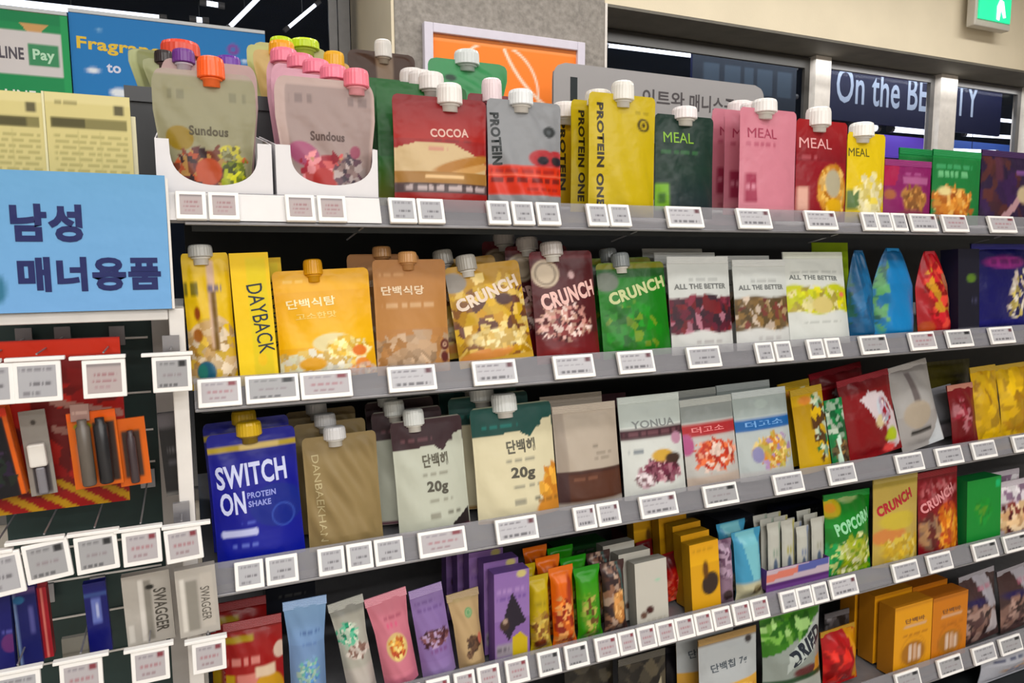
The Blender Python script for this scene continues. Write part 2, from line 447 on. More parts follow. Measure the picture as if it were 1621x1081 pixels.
# exit sign in front of the beam
a, b = at(1546, 38, 1.40), at(1607, -20, 1.40)
t = empty('exit_sign', (a.x, 1.4, a.z), 'green lit exit sign hung on the cream beam at top right', 'exit sign')
w_, h_ = b.x - a.x, b.z - a.z
obj('housing', MB().box((0, 0.012, 0), (w_, 0.06, h_), 0.006).mesh('housing', plastic('#b9b3a8')), t)
obj('light_panel', MB().box((0.02, 0.004, 0.035), (w_ - 0.015, 0.0115, h_ - 0.02)).mesh('light_panel', glow('exit_green', '#1fc68a', 1.0)), t)
pm = MB()
def blob(pts): pm.plate([(w_ * x, h_ * z) for x, z in pts], 0.0005, 0.003)
blob([(0.55, 0.2), (0.62, 0.18), (0.66, 0.45), (0.74, 0.25), (0.8, 0.27), (0.72, 0.62), (0.62, 0.66), (0.55, 0.5)])
blob([(0.60, 0.72), (0.70, 0.70), (0.72, 0.82), (0.61, 0.84)])
obj('pictogram', pm.mesh('pictogram', glow('exit_white', '#f2fff8', 1.6)), t)
obj('bracket', MB().box((w_ * 0.4, 0.0605, h_ * 0.3), (w_ * 0.6, 0.0995, h_ * 0.6)).mesh('bracket', plastic('#b9b3a8')), t)

# framed poster on the pillar
Yp = 1.472
a, b = at(674, 210, Yp), at(926, 68, Yp)
top = at(674, 34, Yp).z
w_, h_ = b.x - a.x, top - a.z
t = empty('framed_poster', ((a.x + b.x) / 2, Yp, a.z), 'orange poster with white line pattern in a pale frame on the grey pillar', 'poster')
fr = MB(); bw = 0.035
fr.box((-w_ / 2, -0.004, 0), (-w_ / 2 + bw, 0.026, h_), 0.003).box((w_ / 2 - bw, -0.004, 0), (w_ / 2, 0.026, h_), 0.003)
fr.box((-w_ / 2 + bw, -0.004, h_ - bw), (w_ / 2 - bw, 0.026, h_), 0.003).box((-w_ / 2 + bw, -0.004, 0), (w_ / 2 - bw, 0.026, bw), 0.003)
obj('frame', fr.mesh('frame', plastic('#cfc9d6')), t)
o = obj('print', flat_art('print', w_ - 2 * bw, h_ - 2 * bw, [('f', '#ff8a42'), ('o', 0.55, 1.05, 0.62, 0.014, '#ffe2cf'), ('o', 1.15, 1.5, 0.74, 0.016, '#ffe2cf'),
     ('o', 0.42, 0.42, 0.30, 0.012, '#ffe2cf'), ('b', 0.93, 1.0, '#ff9a5c')], CARD, 0.008, '#e8a070', nu=90), t)
o.location = (0, 0.012, bw)

# grey notice board standing behind the gondola
Ys = 1.25
a, b = at(876, 215, Ys), at(1210, 130, Ys)
zt = at(876, 97, Ys).z
w_, h_ = b.x - a.x, zt - a.z
t = empty('notice_board', ((a.x + b.x) / 2, Ys, 0), 'grey round-cornered notice board with black lettering behind the yellow pouches', 'sign')
ops = [('f', '#a09d9d'), ('T', '1', 0.085, 0.66, 0.030, 0.32, '#1b2224', 0, 0.06), ('T', '이트와', 0.49, 0.66, 0.20, 0.22, '#4a4547', 0, 0.02), ('T', '매니스구드', 0.76, 0.64, 0.29, 0.25, '#4a4547', 0, 0.02)]
asp = h_ / w_
def surf_board(u, v, side):
    x = (u - 0.5) * w_; z = v * h_; r = 0.05
    lim = np.where(v > 1 - r / h_, w_ / 2 - r + np.sqrt(np.maximum(0, r * r - (z - h_ + r) ** 2)), w_ / 2)
    return np.stack([np.clip(x, -lim, lim), np.full(u.shape, 0.0 if side > 0 else 0.012), z], 1)
o = obj('board', sheet_mesh('board', surf_board, 80, 24, ops, asp, 3, '#8d8a8a', CARD, False), t); o.location = (0, 0, a.z)
obj('stand', MB().box((-0.03, 0.012, 0.02), (0.03, 0.05, a.z + 0.1)).box((-0.25, -0.05, 0), (0.25, 0.15, 0.02)).mesh('stand', GREYMETAL), t)

# posters hung inside the left window
def poster(px0, px1, py_bot, top_l, Y, ops, label, edge, res=80):
    a, b = at(px0, py_bot, Y), at(px1, py_bot, Y); zt = at(px0, top_l, Y).z
    w, h = b.x - a.x, zt - a.z
    t = empty('poster', ((a.x + b.x) / 2, Y, a.z), label, 'poster')
    obj('print', flat_art('print', w, h, ops, CARD, 0.006, edge, nu=res), t)
    obj('hanging_rail', MB().box((-w / 2, -0.004, h - 0.002), (w / 2, 0.01, h + 0.012), 0.002).mesh('hanging_rail', plastic('#c8ccd0')), t)
    obj('suction_hook', MB().tube((0, 0.01, h + 0.004), (0, WL - 0.021 - Y, h + 0.004), 0.012, 12).mesh('suction_hook', plastic('#c8ccd0')), t)
poster(-60, 116, 168, 6, 1.97, [('f', '#2f9a5f'), ('p', [(0.45, 1.02), (0.66, 0.75), (0.75, 0.80), (0.93, 1.02)], '#d8a870'), ('b', 0.88, 1.0, '#22905a'),
    ('r', 0.0, 0.36, 0.93, 0.80, '#d9d4d4'), ('r', 0.62, 0.46, 0.90, 0.68, '#4c9a6c'), ('T', 'LINE', 0.47, 0.57, 0.22, 0.12, '#55505a', 0, 0.03), ('T', 'Pay', 0.76, 0.56, 0.20, 0.14, '#bfe6c8', 0, 0.03),
    ('b', 0.0, 0.12, '#cfe3c8'), ('T', 'LINE Pay!', 0.66, 0.14, 0.55, 0.13, '#e8f0e4', 0, 0.02), ('r', 0.93, 0.0, 1, 1, '#38a866')], 'green mobile payment poster with a white rounded card, hung at far left', '#2f9a5f')
poster(118, 424, 168, 19, 1.985, [('f', '#2f86cf'), ('T', 'Fragrance', 0.26, 0.66, 0.46, 0.17, '#e8c33c', -1, 0.03), ('T', 'City', 0.72, 0.60, 0.15, 0.17, '#e8c33c', -1, 0.03), ('T', 'to', 0.2, 0.44, 0.07, 0.10, '#d8dcf0', 0, 0.03),
    ('e', 0.10, 0.40, 0.03, 0.03, '#e6ecf6'), ('e', 0.22, 0.18, 0.045, 0.05, '#e6ecf6'), ('e', 0.30, 0.08, 0.04, 0.04, '#dde6f4'), ('o', 0.82, 0.78, 0.022, 0.02, '#8a4fb0'), ('e', 0.88, 0.66, 0.015, 0.02, '#d6e4f4'), ('e', 0.14, 0.84, 0.012, 0.02, '#7fb4e0')],
    'blue poster with yellow lettering and white spots behind the fruit pouches', '#2f86cf')
# ================================================================== the gondola
SHZ = [0.056, -0.240, -0.553, -0.846, -1.160]      # underside of each price rail, measured from eye height
SHZ = [z + CAMZ for z in SHZ]
XL, XR = 0.005, 3.1
DECK = [0.24, 0.20, 0.20, 0.20, 0.16]                # how steeply each deck rises towards the back
DEPTH = [0.345, 0.40, 0.42, 0.44, 0.46]
RT = math.tan(math.radians(20))
NAMES = ['topmost', 'second from top', 'middle', 'fourth from top', 'lowest visible']
W0 = 0.010
def deck_z(k, y): return SHZ[k] + W0 + max(0, y) * DECK[k]
for k in range(5):
    z = SHZ[k]; d = DEPTH[k]; sl = DECK[k]
    xl_ = -0.05 if k == 0 else 0.0
    t = empty('shelf', (XL, 0, z), f'grey gondola shelf with a price rail along its lip, {NAMES[k]} of the five', 'shelf', 'gondola shelves')
    bm = MB()
    def prism(pts, x0, x1):
        a = [bm.bm.verts.new((x0, y, zz)) for y, zz in pts]; b = [bm.bm.verts.new((x1, y, zz)) for y, zz in pts]
        bm.bm.faces.new(a); bm.bm.faces.new(b[::-1])
        for i in range(len(pts)):
            j = (i + 1) % len(pts); bm.bm.faces.new((a[j], a[i], b[i], b[j]))
    prism([(0.012, 0.0), (d, sl * d - 0.008), (d, sl * d + W0 - 0.001), (0.012, W0 + 0.012 * sl - 0.001)], xl_, XR - XL)
    obj('deck', bm.mesh('deck', GREYMETAL), t)
    bm = MB()   # angled clear price channel and its lower lip
    prism([(-0.002, 0.002), (0.047 * RT - 0.002, 0.049), (0.047 * RT + 0.0005, 0.049), (0.0005, 0.002)], 0, XR - XL)
    obj('price_rail', bm.mesh('price_rail', CLEAR), t)
    if k == 0:   # white paper strip slipped into the rail under the two trays
        bm = MB(); prism([(-0.0045, 0.004), (0.045 * RT - 0.0045, 0.047), (0.045 * RT - 0.0032, 0.047), (-0.0032, 0.004)], xl_, at(603, 330, 0).x - XL)
        obj('paper_insert', bm.mesh('paper_insert', plain('white_paper_strip', '#dedcdc', 0.6, var=0.02)), t)
    bm = MB(); bm.box((0, -0.004, -0.003), (XR - XL, 0.012, 0.0018), 0.001)
    obj('rail_lip', bm.mesh('rail_lip', GREYMETAL), t)
    bm = MB(); prism([(0.03, -0.012), (d, sl * d - 0.034), (d, sl * d - 0.009), (0.03, -0.001 + sl * 0.03 - 0.002)], 0.01, XR - XL - 0.01)
    obj('under_tray', bm.mesh('under_tray', DARKMETAL), t)
    for hx in ((0.28, 0.84, 1.40, 2.0) if k < 4 else (0.6, 1.5)):
        obj('wire_clip', MB().tube((hx, 0.012, -0.003), (hx - 0.012, 0.09, -0.022), 0.0016, 6).mesh('wire_clip', GREYMETAL), t)
t = empty('gondola_frame', (XL, 0.55, 0), 'black back panel and uprights carrying the five shelves', 'shelving')
obj('back_panel', MB().box((0, -0.08, 0.02), (XR - XL, -0.05, SHZ[0] + 0.045)).mesh('back_panel', BLACKPANEL), t)
obj('base_deck', MB().box((0, -0.55, 0.0), (XR - XL, -0.081, 0.13)).mesh('base_deck', DARKMETAL), t)
for hx in (0.02, 0.92, 1.82, 2.72):
    obj('upright', MB().box((hx - 0.02, -0.049, 0), (hx + 0.02, -0.01, SHZ[0] + 0.06)).mesh('upright', DARKMETAL), t)

# ------------------------------------------------------------------ packs
def bag_surface(w, h, T, kind, seed, wr):
    rng = np.random.default_rng(seed)
    K = [(rng.uniform(3, 11), rng.uniform(3, 11), rng.uniform(0, 6), rng.uniform(0.3, 1)) for _ in range(6)]
    def surf(u, v, side):
        s = 2 * u - 1
        if kind == 'pouch':
            r = 0.06; hw = np.where(v > 1 - r, 1 - 0.10 * (1 - np.sqrt(np.maximum(0, 1 - ((v - 1 + r) / r) ** 2))), 1.0)
            hw = hw - 0.03 * np.sin(np.pi * np.clip(v, 0, 1)) * 0.6
            prof = np.where(v < 0.12, 0.8 + 0.2 * np.sqrt(np.clip(v / 0.12, 0, 1)), np.clip((0.96 - v) / 0.84, 0, 1) ** 0.75)
        elif kind == 'cup':
            r = 0.13; a = np.where(v > 1 - r, (v - 1 + r) / r, 0); hw = 1 - 0.20 * (1 - np.sqrt(np.maximum(0, 1 - a ** 2)))
            hw = hw * np.where(v < 0.7, 0.76 + 0.24 * v / 0.7, 1)
            prof = np.clip((0.97 - v) / 0.9, 0, 1) ** 0.7
        elif kind == 'pillow':
            q = np.clip(np.minimum(v, 1 - v) / 0.5, 0, 1)
            hw = 1 - 0.07 * np.sin(np.pi * np.clip((v - 0.05) / 0.9, 0, 1))
            prof = np.where(q < 0.12, 0.0, np.clip((q - 0.12) / 0.88, 0, 1) ** 0.55)
        elif kind == 'bar':
            q = np.clip(np.minimum(v, 1 - v) / 0.5, 0, 1)
            hw = 1 - 0.12 * np.clip((q - 0.1) / 0.2, 0, 1)
            prof = np.clip((q - 0.14) / 0.22, 0, 1) ** 0.6
        elif kind == 'wedge':  # bag seen from its side: pointed seal on top, full below
            hw = 0.30 + 0.70 * np.clip((1 - v) / 0.42, 0, 1) ** 0.75
            prof = np.where(v < 0.08, 0.5 + 6 * v, np.clip((0.98 - v) / 0.8, 0, 1) ** 0.6)
        elif kind == 'cone':   # wide flat crimp on top, narrower rounded body
            hw = np.where(v > 0.6, 0.80 + 0.20 * np.clip((v - 0.6) / 0.4, 0, 1) ** 1.1, 0.80)
            prof = np.where(v < 0.1, 0.7 + 3 * v, np.clip((0.97 - v) / 0.87, 0, 1) ** 0.8)
        else:                  # gusset bag with a flat folded top
            hw = np.ones_like(v) - 0.015 * np.sin(np.pi * v)
            prof = np.where(v < 0.1, 0.85 + 1.5 * v, np.clip((0.90 - v) / 0.8, 0, 1) ** 0.6)
        across = np.clip(1 - np.abs(s) ** (2.6 if kind != 'bar' else 3.5), 0, 1)
        y = T / 2 * prof * across
        ripple = sum(a * np.sin(f * u * 2 + g * v * 2 + p) for f, g, p, a in K) * wr / 3
        y = y + ripple * np.clip(across * 2, 0, 1) * np.clip(np.minimum(v * 8, (1 - v) * 8), 0, 1) * np.where(side > 0, 1, 0.3)
        y = np.maximum(y, 0.0008)
        return np.stack([s * hw * w / 2, -y * side, v * h], 1)
    return surf

def box_mesh(name, w, h, T, nu, nv, ops, asp, seed, side_col, mat):
    def surf(u, v, side): return np.stack([(u - 0.5) * w, np.full(u.shape, -T / 2), v * h], 1)
    me = sheet_mesh(name, surf, nu, nv, ops, asp, seed, None, mat, False)
    bm = bmesh.new(); bm.from_mesh(me); lay = bm.verts.layers.float_color['Col']
    x, y = w / 2, T / 2
    for q in (((-x, y, 0), (-x, -y, 0), (-x, -y, h), (-x, y, h)), ((x, -y, 0), (x, y, 0), (x, y, h), (x, -y, h)),
              ((-x, y, h), (-x, -y, h), (x, -y, h), (x, y, h)), ((x, y, 0), (-x, y, 0), (-x, y, h), (x, y, h)), ((-x, -y, 0), (-x, y, 0), (x, y, 0), (x, -y, 0))):
        vs = [bm.verts.new(p) for p in q]
        for v in vs: v[lay] = (*lin(side_col), 1)
        bm.faces.new(vs)
    bm.to_mesh(me); bm.free()
    return me

PLACED = []; DBG = False
def clear_of(k, xc, w, y, T, h, roll, z0, trim=0.022):
    kk = k if z0 is None else 9
    for (k2, x2, w2, y2, T2, h2, r2) in PLACED:
        if k2 != kk or y + T * 1.0 <= y2 - 0.0005 or y2 + T2 * 1.0 <= y - 0.0005: continue
        o = -1
        for f in (0.0, 1.0):      # compare at the foot and at the head of the lower of the two
            zz = min(h, h2) * f
            c1 = xc - math.sin(math.radians(roll)) * (zz - h / 2); c2 = x2 - math.sin(math.radians(r2)) * (zz - h2 / 2)
            o = max(o, min(c1 + w / 2, c2 + w2 / 2) - max(c1 - w / 2, c2 - w2 / 2))
        if o <= 0: continue
        if o <= trim:
            if x2 < xc: xc += (o + 0.0006) / 2
            else: xc -= (o + 0.0006) / 2
            w -= o + 0.0006
        else:
            if DBG: print('PUSH', k, round(xc,3), round(w,3), 'by', round(x2,3), round(w2,3), 'o', round(o,4))
            return w, xc, y2 + T2 + 0.005
    return w, xc, None

ORD = ['second', 'third', 'fourth', 'fifth', 'sixth', 'seventh']
_seed = [10]
def cap_parts(root, w, h, cap, tsc):
    """Spout neck and screw cap on the top edge: cap = (colour, x fraction, width px, height px)."""
    col, uf, cw, ch = cap[:4]
    r, hh = cw * tsc / 2 * 0.92, max(0.010, ch * tsc * 0.92)
    x = (uf - 0.5) * w
    n = obj('spout', MB().lathe([(r * 0.62, -0.012), (r * 0.62, -0.002), (r * 0.80, -0.0015), (r * 0.80, 0.0008)], 20).mesh('spout', plastic(cap[4] if len(cap) > 4 else '#d9d6d0'), True), root)
    n.location = (x, 0, h - hh * 0.35)
    c = obj('cap', MB().lathe([(r * 0.93, 0.001), (r, 0.0025), (r * 0.97, hh * 0.75), (r * 0.90, hh * 0.93), (r * 0.74, hh)], 48, knurl=0.022).mesh('cap', plastic(col, 0.28)), n)

def pack(k, xl, xr, yt, kind, name, cat, label, short, ops, T=0.035, lean=9, roll=0.0, yaw=0, y=0.024, z0=None, rows=0, dy=None, dx=0.0, cap=None, back='#999999',
         mat=None, wr=0.0017, seal=None, zup=0.0, group=None, rlab=None, rrise=0.0, caps=None, _try=0):
    """One retail pack standing on shelf k, sized so that it spans xl..xr and reaches up to yt in the photo's frame."""
    L = math.radians(lean); zup0 = zup
    dy = dy or T * 0.8
    yb = y + T / 2
    sl_ = DECK[k] if z0 is None else 0
    zup = zup + max(0, T / 2 * (math.sin(L) + sl_) * 0.95)
    zb = (deck_z(k, yb) if z0 is None else z0) + 0.002 + zup
    n = np.array([0, math.cos(L), -math.sin(L)])            # plane of the leaning front
    p0 = np.array([0, y + 0.008, zb])
    def hit(px, py):
        d = ray(px, py); o = np.array([0, -CAMD, CAMZ]); t = ((p0 - o) @ n) / (d @ n); return o + d * t
    top = hit((xl + xr) / 2, yt)
    h = (top[2] - zb) / math.cos(L)
    # picture row of the middle of the front
    mid = np.array([top[0], p0[1] + math.sin(L) * h / 2, zb + math.cos(L) * h / 2])
    dv_ = mid - np.array([0, -CAMD, CAMZ])
    c = np.array([dv_ @ np.array([AX[i], AY[i], -AD[i]]) for i in range(3)])
    ym = 540.5 + FPX * c[1] / c[2]
    a, b = hit(xl, ym), hit(xr, ym)
    w = (b[0] - a[0]) * 0.985; xc = (a[0] + b[0]) / 2
    # keep clear of what already stands on this shelf: trim a little, else step back into the row
    Te = max(T, cap[2] * 0.95 * w / (xr - xl) + 0.002) if cap else T + 2 * wr
    w, xc, hit_ = clear_of(k, xc, w, y, Te, h, roll, z0)
    if hit_ and _try < 4:
        if DBG: print('   ^', label, y, '->', round(hit_, 3))
        return pack(k, xl, xr, yt, kind, name, cat, label, short, ops, T, lean, roll, yaw, hit_, z0, rows, dy, dx, cap, back, mat, wr, seal, zup0, group, rlab, rrise, caps, _try + 1)
    zr_ = w / 2 * abs(math.sin(math.radians(roll))); zb += zr_; zup += zr_; h -= zr_ * 0.5
    PLACED.append((k if z0 is None else 9, xc, w, y, Te, h, roll))
    if yaw: w = w / max(0.35, math.cos(math.radians(yaw)))
    _seed[0] += 1; sd = _seed[0]
    nu = int(np.clip((xr - xl) / 2.4, 14, 76)); nv = int(np.clip(nu * h / w, 14, 120))
    mt = mat or (CARD if kind == 'box' else FOIL)
    pname = {'box': 'carton'}.get(kind, 'bag')
    if kind == 'box': me = box_mesh(pname, w, h, T, nu, nv, ops, h / w, sd, back, mt)
    else: me = sheet_mesh(pname, bag_surface(w, h, T, kind, sd, wr), nu, nv, ops, h / w, sd, back, mt)
    tsc = w / (xr - xl)
    mw = Matrix.Translation((xc + (math.sin(math.radians(roll)) * h / 2 if roll else 0), yb, zb)) @ Matrix.Rotation(-L, 4, 'X') @ Matrix.Rotation(-math.radians(roll), 4, 'Y') @ Matrix.Rotation(math.radians(yaw), 4, 'Z')
    single = not cap and not seal
    if single:
        root = obj(name, me)
    else:
        root = empty(name); obj(pname, me, root)
        if cap: cap_parts(root, w, h, cap, tsc)
        if seal:   # ribbed heat-sealed strip along the top
            sb = MB(); n_ = 7; sh = min(0.016, h * 0.1)
            hw = w / 2 * (0.30 if kind == 'wedge' else 0.99)
            pts = []
            for i in range(n_ * 2 + 1):
                zz = h - sh + sh * i / (n_ * 2); pts.append((0.0016 + (0.0006 if i % 2 else 0), zz))
            bmv = [[sb.bm.verts.new((x, -yy, zz)) for x in (-hw, hw)] for yy, zz in pts]
            bmb = [[sb.bm.verts.new((x, yy, zz)) for x in (-hw, hw)] for yy, zz in pts]
            for A, B in zip(bmv, bmv[1:]): sb.bm.faces.new((A[0], A[1], B[1], B[0]))
            for A, B in zip(bmb, bmb[1:]): sb.bm.faces.new((A[1], A[0], B[0], B[1]))
            obj('top_seal', sb.mesh('top_seal', plastic(seal, 0.35)), root)
    root.matrix_world = mw
    tag(root, label, cat, group or ('packs of the row with the ' + short if rows else None))
    dy = max(dy, T + 0.006 + 2 * wr, (cap[2] * tsc + 0.004) if cap else 0) / math.cos(L)
    for i in range(rows):
        r = copy_tree(root)
        q = mw.copy(); yy = yb + dy * (i + 1)
        for f_ in (1, 0.5, 0, -0.5):
            _, _, bad = clear_of(k, xc + dx * f_ * (i + 1), w, yy - T / 2, Te, h, roll, z0, 0.003)
            if not bad: break
        ddx = dx * f_ * (i + 1)
        PLACED.append((k if z0 is None else 9, xc + ddx, w, yy - T / 2, Te, h, roll))
        q.translation = Vector((mw.translation.x + ddx, yy, (deck_z(k, yy) if z0 is None else z0) + 0.002 + zup + rrise * (i + 1)))
        r.matrix_world = q
        r['label'] = f"{(rlab or short)}, {ORD[i]} from the front of its row"
    return root

# ------------------------------------------------------------------ price labels
_tm = {}
def tag_meshes(w, h, style):
    key = (round(w * 500), round(h * 500), style)
    if key not in _tm:
        hm = MB().box((-w / 2, 0, 0), (w / 2, 0.008, h), 0.0015).mesh('housing', WHITE)
        b = 0.006
        sw, sh = w - 2 * b, h - b - 0.0075
        lines = {'wide': [('f', '#b9b8bd'), ('r', 0.82, 0.72, 0.97, 0.98, '#6b3a44'), ('l', 0.04, 0.86, 0.6, 0.09, '#77747c'), ('l', 0.04, 0.56, 0.75, 0.08, '#98959c'), ('l', 0.1, 0.16, 0.9, 0.15, '#55535a')],
                 'plain': [('f', '#adadb2'), ('l', 0.05, 0.88, 0.9, 0.1, '#7c7a80'), ('l', 0.3, 0.42, 0.85, 0.13, '#66646a'), ('l', 0.1, 0.12, 0.55, 0.12, '#77757b')],
                 'red': [('f', '#b3aeb2'), ('r', 0.74, 0.78, 0.96, 0.98, '#8c3f4a'), ('l', 0.06, 0.88, 0.6, 0.09, '#8d8890'), ('l', 0.15, 0.5, 0.85, 0.12, '#a8747c'), ('l', 0.2, 0.2, 0.7, 0.12, '#9c868c')],
                 'pinkish': [('f', '#b2a6a6'), ('b', 0.9, 1.0, '#8b8486'), ('l', 0.2, 0.62, 0.85, 0.10, '#9c6870'), ('l', 0.15, 0.4, 0.85, 0.08, '#a07078'), ('l', 0.2, 0.2, 0.7, 0.08, '#a98a90')],
                 'dark': [('f', '#a2a2a5'), ('r', 0.72, 0.76, 0.96, 0.98, '#2a2c30'), ('l', 0.06, 0.88, 0.6, 0.09, '#77777b'), ('l', 0.2, 0.45, 0.8, 0.1, '#8d8288'), ('l', 0.08, 0.08, 0.7, 0.1, '#55555a')]}[style]
        def surf(u, v, side): return np.stack([(u - 0.5) * sw, np.full(u.shape, -0.0006), v * sh + 0.0075], 1)
        sm = sheet_mesh('screen', surf, 22, 18, lines, sh / sw, 5, None, SCREEN, False)
        _tm[key] = (hm, sm)
    return _tm[key]

def price_label(mw, w, h, style, label, group):
    hm, sm = tag_meshes(w, h, style)
    r = empty('price_label'); obj('housing', hm, r); obj('screen', sm, r)
    r.matrix_world = mw
    return tag(r, label, 'price label', group)

POS = {1: [''], 2: ['left ', 'right '], 3: ['left ', 'middle ', 'right '], 4: ['first ', 'second ', 'third ', 'fourth '],
       6: ['first ', 'second ', 'third ', 'fourth ', 'fifth ', 'sixth ']}
LINES_ = [lambda x: 353 + .0127 * (x - 300), lambda x: 638 - .0674 * (x - 310), lambda x: 937 - .181 * (x - 381), lambda x: 1081 - .2576 * (x - 807), lambda x: 1072.6 - .348 * (x - 1491)]
def labels(k, under, spans, style='plain'):
    for i, (xl, xr) in enumerate(spans):
        yc = LINES_[k]((xl + xr) / 2) - 16
        a, b = at(xl, yc, -0.004), at(xr, yc, -0.004)
        w = b.x - a.x - 0.001
        # bottom edge rests in the lip of the rail
        mw = Matrix.Translation(((a.x + b.x) / 2, -0.0125, SHZ[k] + 0.0055)) @ Matrix.Rotation(-math.radians(20), 4, 'X')
        n = len(spans)
        pos = POS[n][i]
        lab = f"white electronic price label on the rail below the {under}" if n == 1 else f"{pos}white label of the {n} on the rail below the {under}"
        price_label(mw, w, 0.0465, style, lab, f'price labels on the {NAMES[k]} shelf rail')
# ================================================================== TOP SHELF
def tray(px0, px1, py_top, u0, u1, label):
    a, b = at(px0 + 2, 285, 0.020), at(px1 - 2, 285, 0.020)
    z0 = deck_z(0, 0.022) + 0.001
    w = b.x - a.x; zt = at(px0 + 20, py_top, 0.02).z - z0
    ux0, ux1 = at(u0, 240, 0.02).x - a.x, at(u1, 240, 0.02).x - a.x
    c, rr = (ux0 + ux1) / 2, (ux1 - ux0) / 2
    zb = at((u0 + u1) / 2, 293, 0.02).z - z0
    pts = [(0, 0), (w, 0), (w, zt), (ux1 + 0.004, zt)]
    for i in range(0, 25):
        t_ = math.pi * i / 24; pts.append((c + rr * math.cos(t_), zb + (zt - zb) * (1 - math.sin(t_)) ** 0.9 if False else zt - (zt - zb) * math.sin(t_) ** 0.55))
    pts += [(ux0 - 0.004, zt), (0, zt)]
    r = empty('display_tray', (a.x, 0.022, z0), label, 'display tray', 'white cut-out carton trays')
    wm = plain('white_carton', '#dbd9dc', 0.6, var=0.02)
    obj('front_panel', MB().plate(pts, 0, 0.002).mesh('front_panel', wm), r)
    sd = 0.26; s_ = DECK[0]
    for x in (0, w - 0.002):
        m_ = MB(); q = [(0.0021, 0.001), (sd, s_ * sd + 0.001), (sd, s_ * sd + zt * 0.9), (0.0021, zt)]
        A = [m_.bm.verts.new((x, y, z)) for y, z in q]; B = [m_.bm.verts.new((x + 0.002, y, z)) for y, z in q]
        m_.bm.faces.new(A); m_.bm.faces.new(B[::-1])
        for i in range(4): m_.bm.faces.new((A[i - 1], A[i], B[i], B[i - 1]))
        obj('side_panel', m_.mesh('side_panel', wm), r)
tray(246, 434, 219, 268, 408, 'left white carton tray with a round cut-out holding the olive fruit pouch')
tray(436, 601, 229, 460, 590, 'right white carton tray with a round cut-out holding the pink fruit pouch')

JELLY = [('l', 0.14, 0.82, 0.34, 0.07, '#7f7c63'), ('l', 0.70, 0.82, 0.90, 0.07, '#7f7c63'), ('T', 'Sundous', 0.52, 0.56, 0.40, 0.07, '#4b432c', 0, 0.03)]
pack(0, 243, 409, 112, 'cup', 'spout_pouch', 'fruit pouch', 'olive grey fruit pouch with an orange cap, front of the left white tray', 'olive fruit pouch in the left tray',
     [('f', '#a9998f'), ('b', 0.1, 0.96, '#949073'), ('r', 0.1, 0.15, 0.97, 0.94, '#949073')] + JELLY + [('e', 0.22, 0.50, 0.14, 0.09, '#937a2a'), ('s', 0.52, 0.24, 0.42, 0.20, ['#7a3a24', '#b9532f', '#3a1a20', '#a8804a', '#6b2a2a'], 46),
      ('e', 0.50, 0.26, 0.15, 0.10, '#b8502f'), ('s', 0.80, 0.22, 0.16, 0.17, ['#9aa324', '#6d7a22', '#c2c23a', '#4c5522'], 26), ('s', 0.75, 0.40, 0.13, 0.06, ['#8a8a66', '#6f6a3a', '#b8b04a'], 14)],
     T=0.03, lean=2, y=0.030, cap=('#ff5f1c', 0.57, 50, 40, '#ff6f2c'), back='#a9a58c', rows=0)
pack(0, 258, 412, 97, 'cup', 'spout_pouch', 'fruit pouch', 'fruit pouch with a purple cap right behind the olive fruit pouch', 'purple capped fruit pouch', [('f', '#b79a98')],
     T=0.03, lean=2, y=0.064, cap=('#6b2f8a', 0.24, 40, 26, '#d8cfe0'), back='#a98f90')
pack(0, 262, 410, 99, 'cup', 'spout_pouch', 'fruit pouch', 'fruit pouch with a small violet cap behind the orange capped one', 'violet capped fruit pouch', [('f', '#b6ae7c')],
     T=0.03, lean=2, y=0.098, cap=('#6a2fa0', 0.70, 46, 22, '#d8cfe0'), back='#a9a58c')
pack(0, 437, 597, 124, 'cup', 'spout_pouch', 'fruit pouch', 'dusty pink fruit pouch with a rose cap, front of the right white tray', 'pink fruit pouch in the right tray',
     [('f', '#b9a29c'), ('r', 0.10, 0.15, 0.97, 0.94, '#a08c88'), ('l', 0.14, 0.84, 0.36, 0.07, '#837270'), ('l', 0.72, 0.84, 0.92, 0.07, '#837270'), ('T', 'Sundous', 0.50, 0.56, 0.36, 0.07, '#54403c', 0, 0.03), ('e', 0.24, 0.42, 0.17, 0.09, '#a8587a', -20),
      ('s', 0.50, 0.24, 0.36, 0.20, ['#b8344a', '#c85a5a', '#d78a90', '#a02a3a', '#b88a6a'], 44), ('e', 0.44, 0.22, 0.14, 0.10, '#b5302e'), ('s', 0.74, 0.24, 0.18, 0.18, ['#8a7472', '#6a4a58', '#a89a98', '#4a3a48'], 30), ('e', 0.80, 0.45, 0.06, 0.05, '#9a4a62')],
     T=0.03, lean=2, y=0.030, cap=('#f0788c', 0.82, 46, 32, '#f0a0aa'), back='#b89aa0')
for i, (uf, yy) in enumerate(((0.62, 0.068), (0.48, 0.106), (0.36, 0.144), (0.22, 0.182))):
    pack(0, 446 - i * 7, 584 - i * 10, 118 - i * 7, 'cup', 'spout_pouch', 'fruit pouch', f'pink fruit pouch with a rose cap, {ORD[i]} from the front of the right tray', f'pink pouch {i}', [('f', '#d8a4b4')],
         T=0.03, lean=2, y=yy, cap=('#f5809a', uf, 48, 26, '#f0a0aa'), back='#c89aac', group='pink fruit pouches in the right tray')
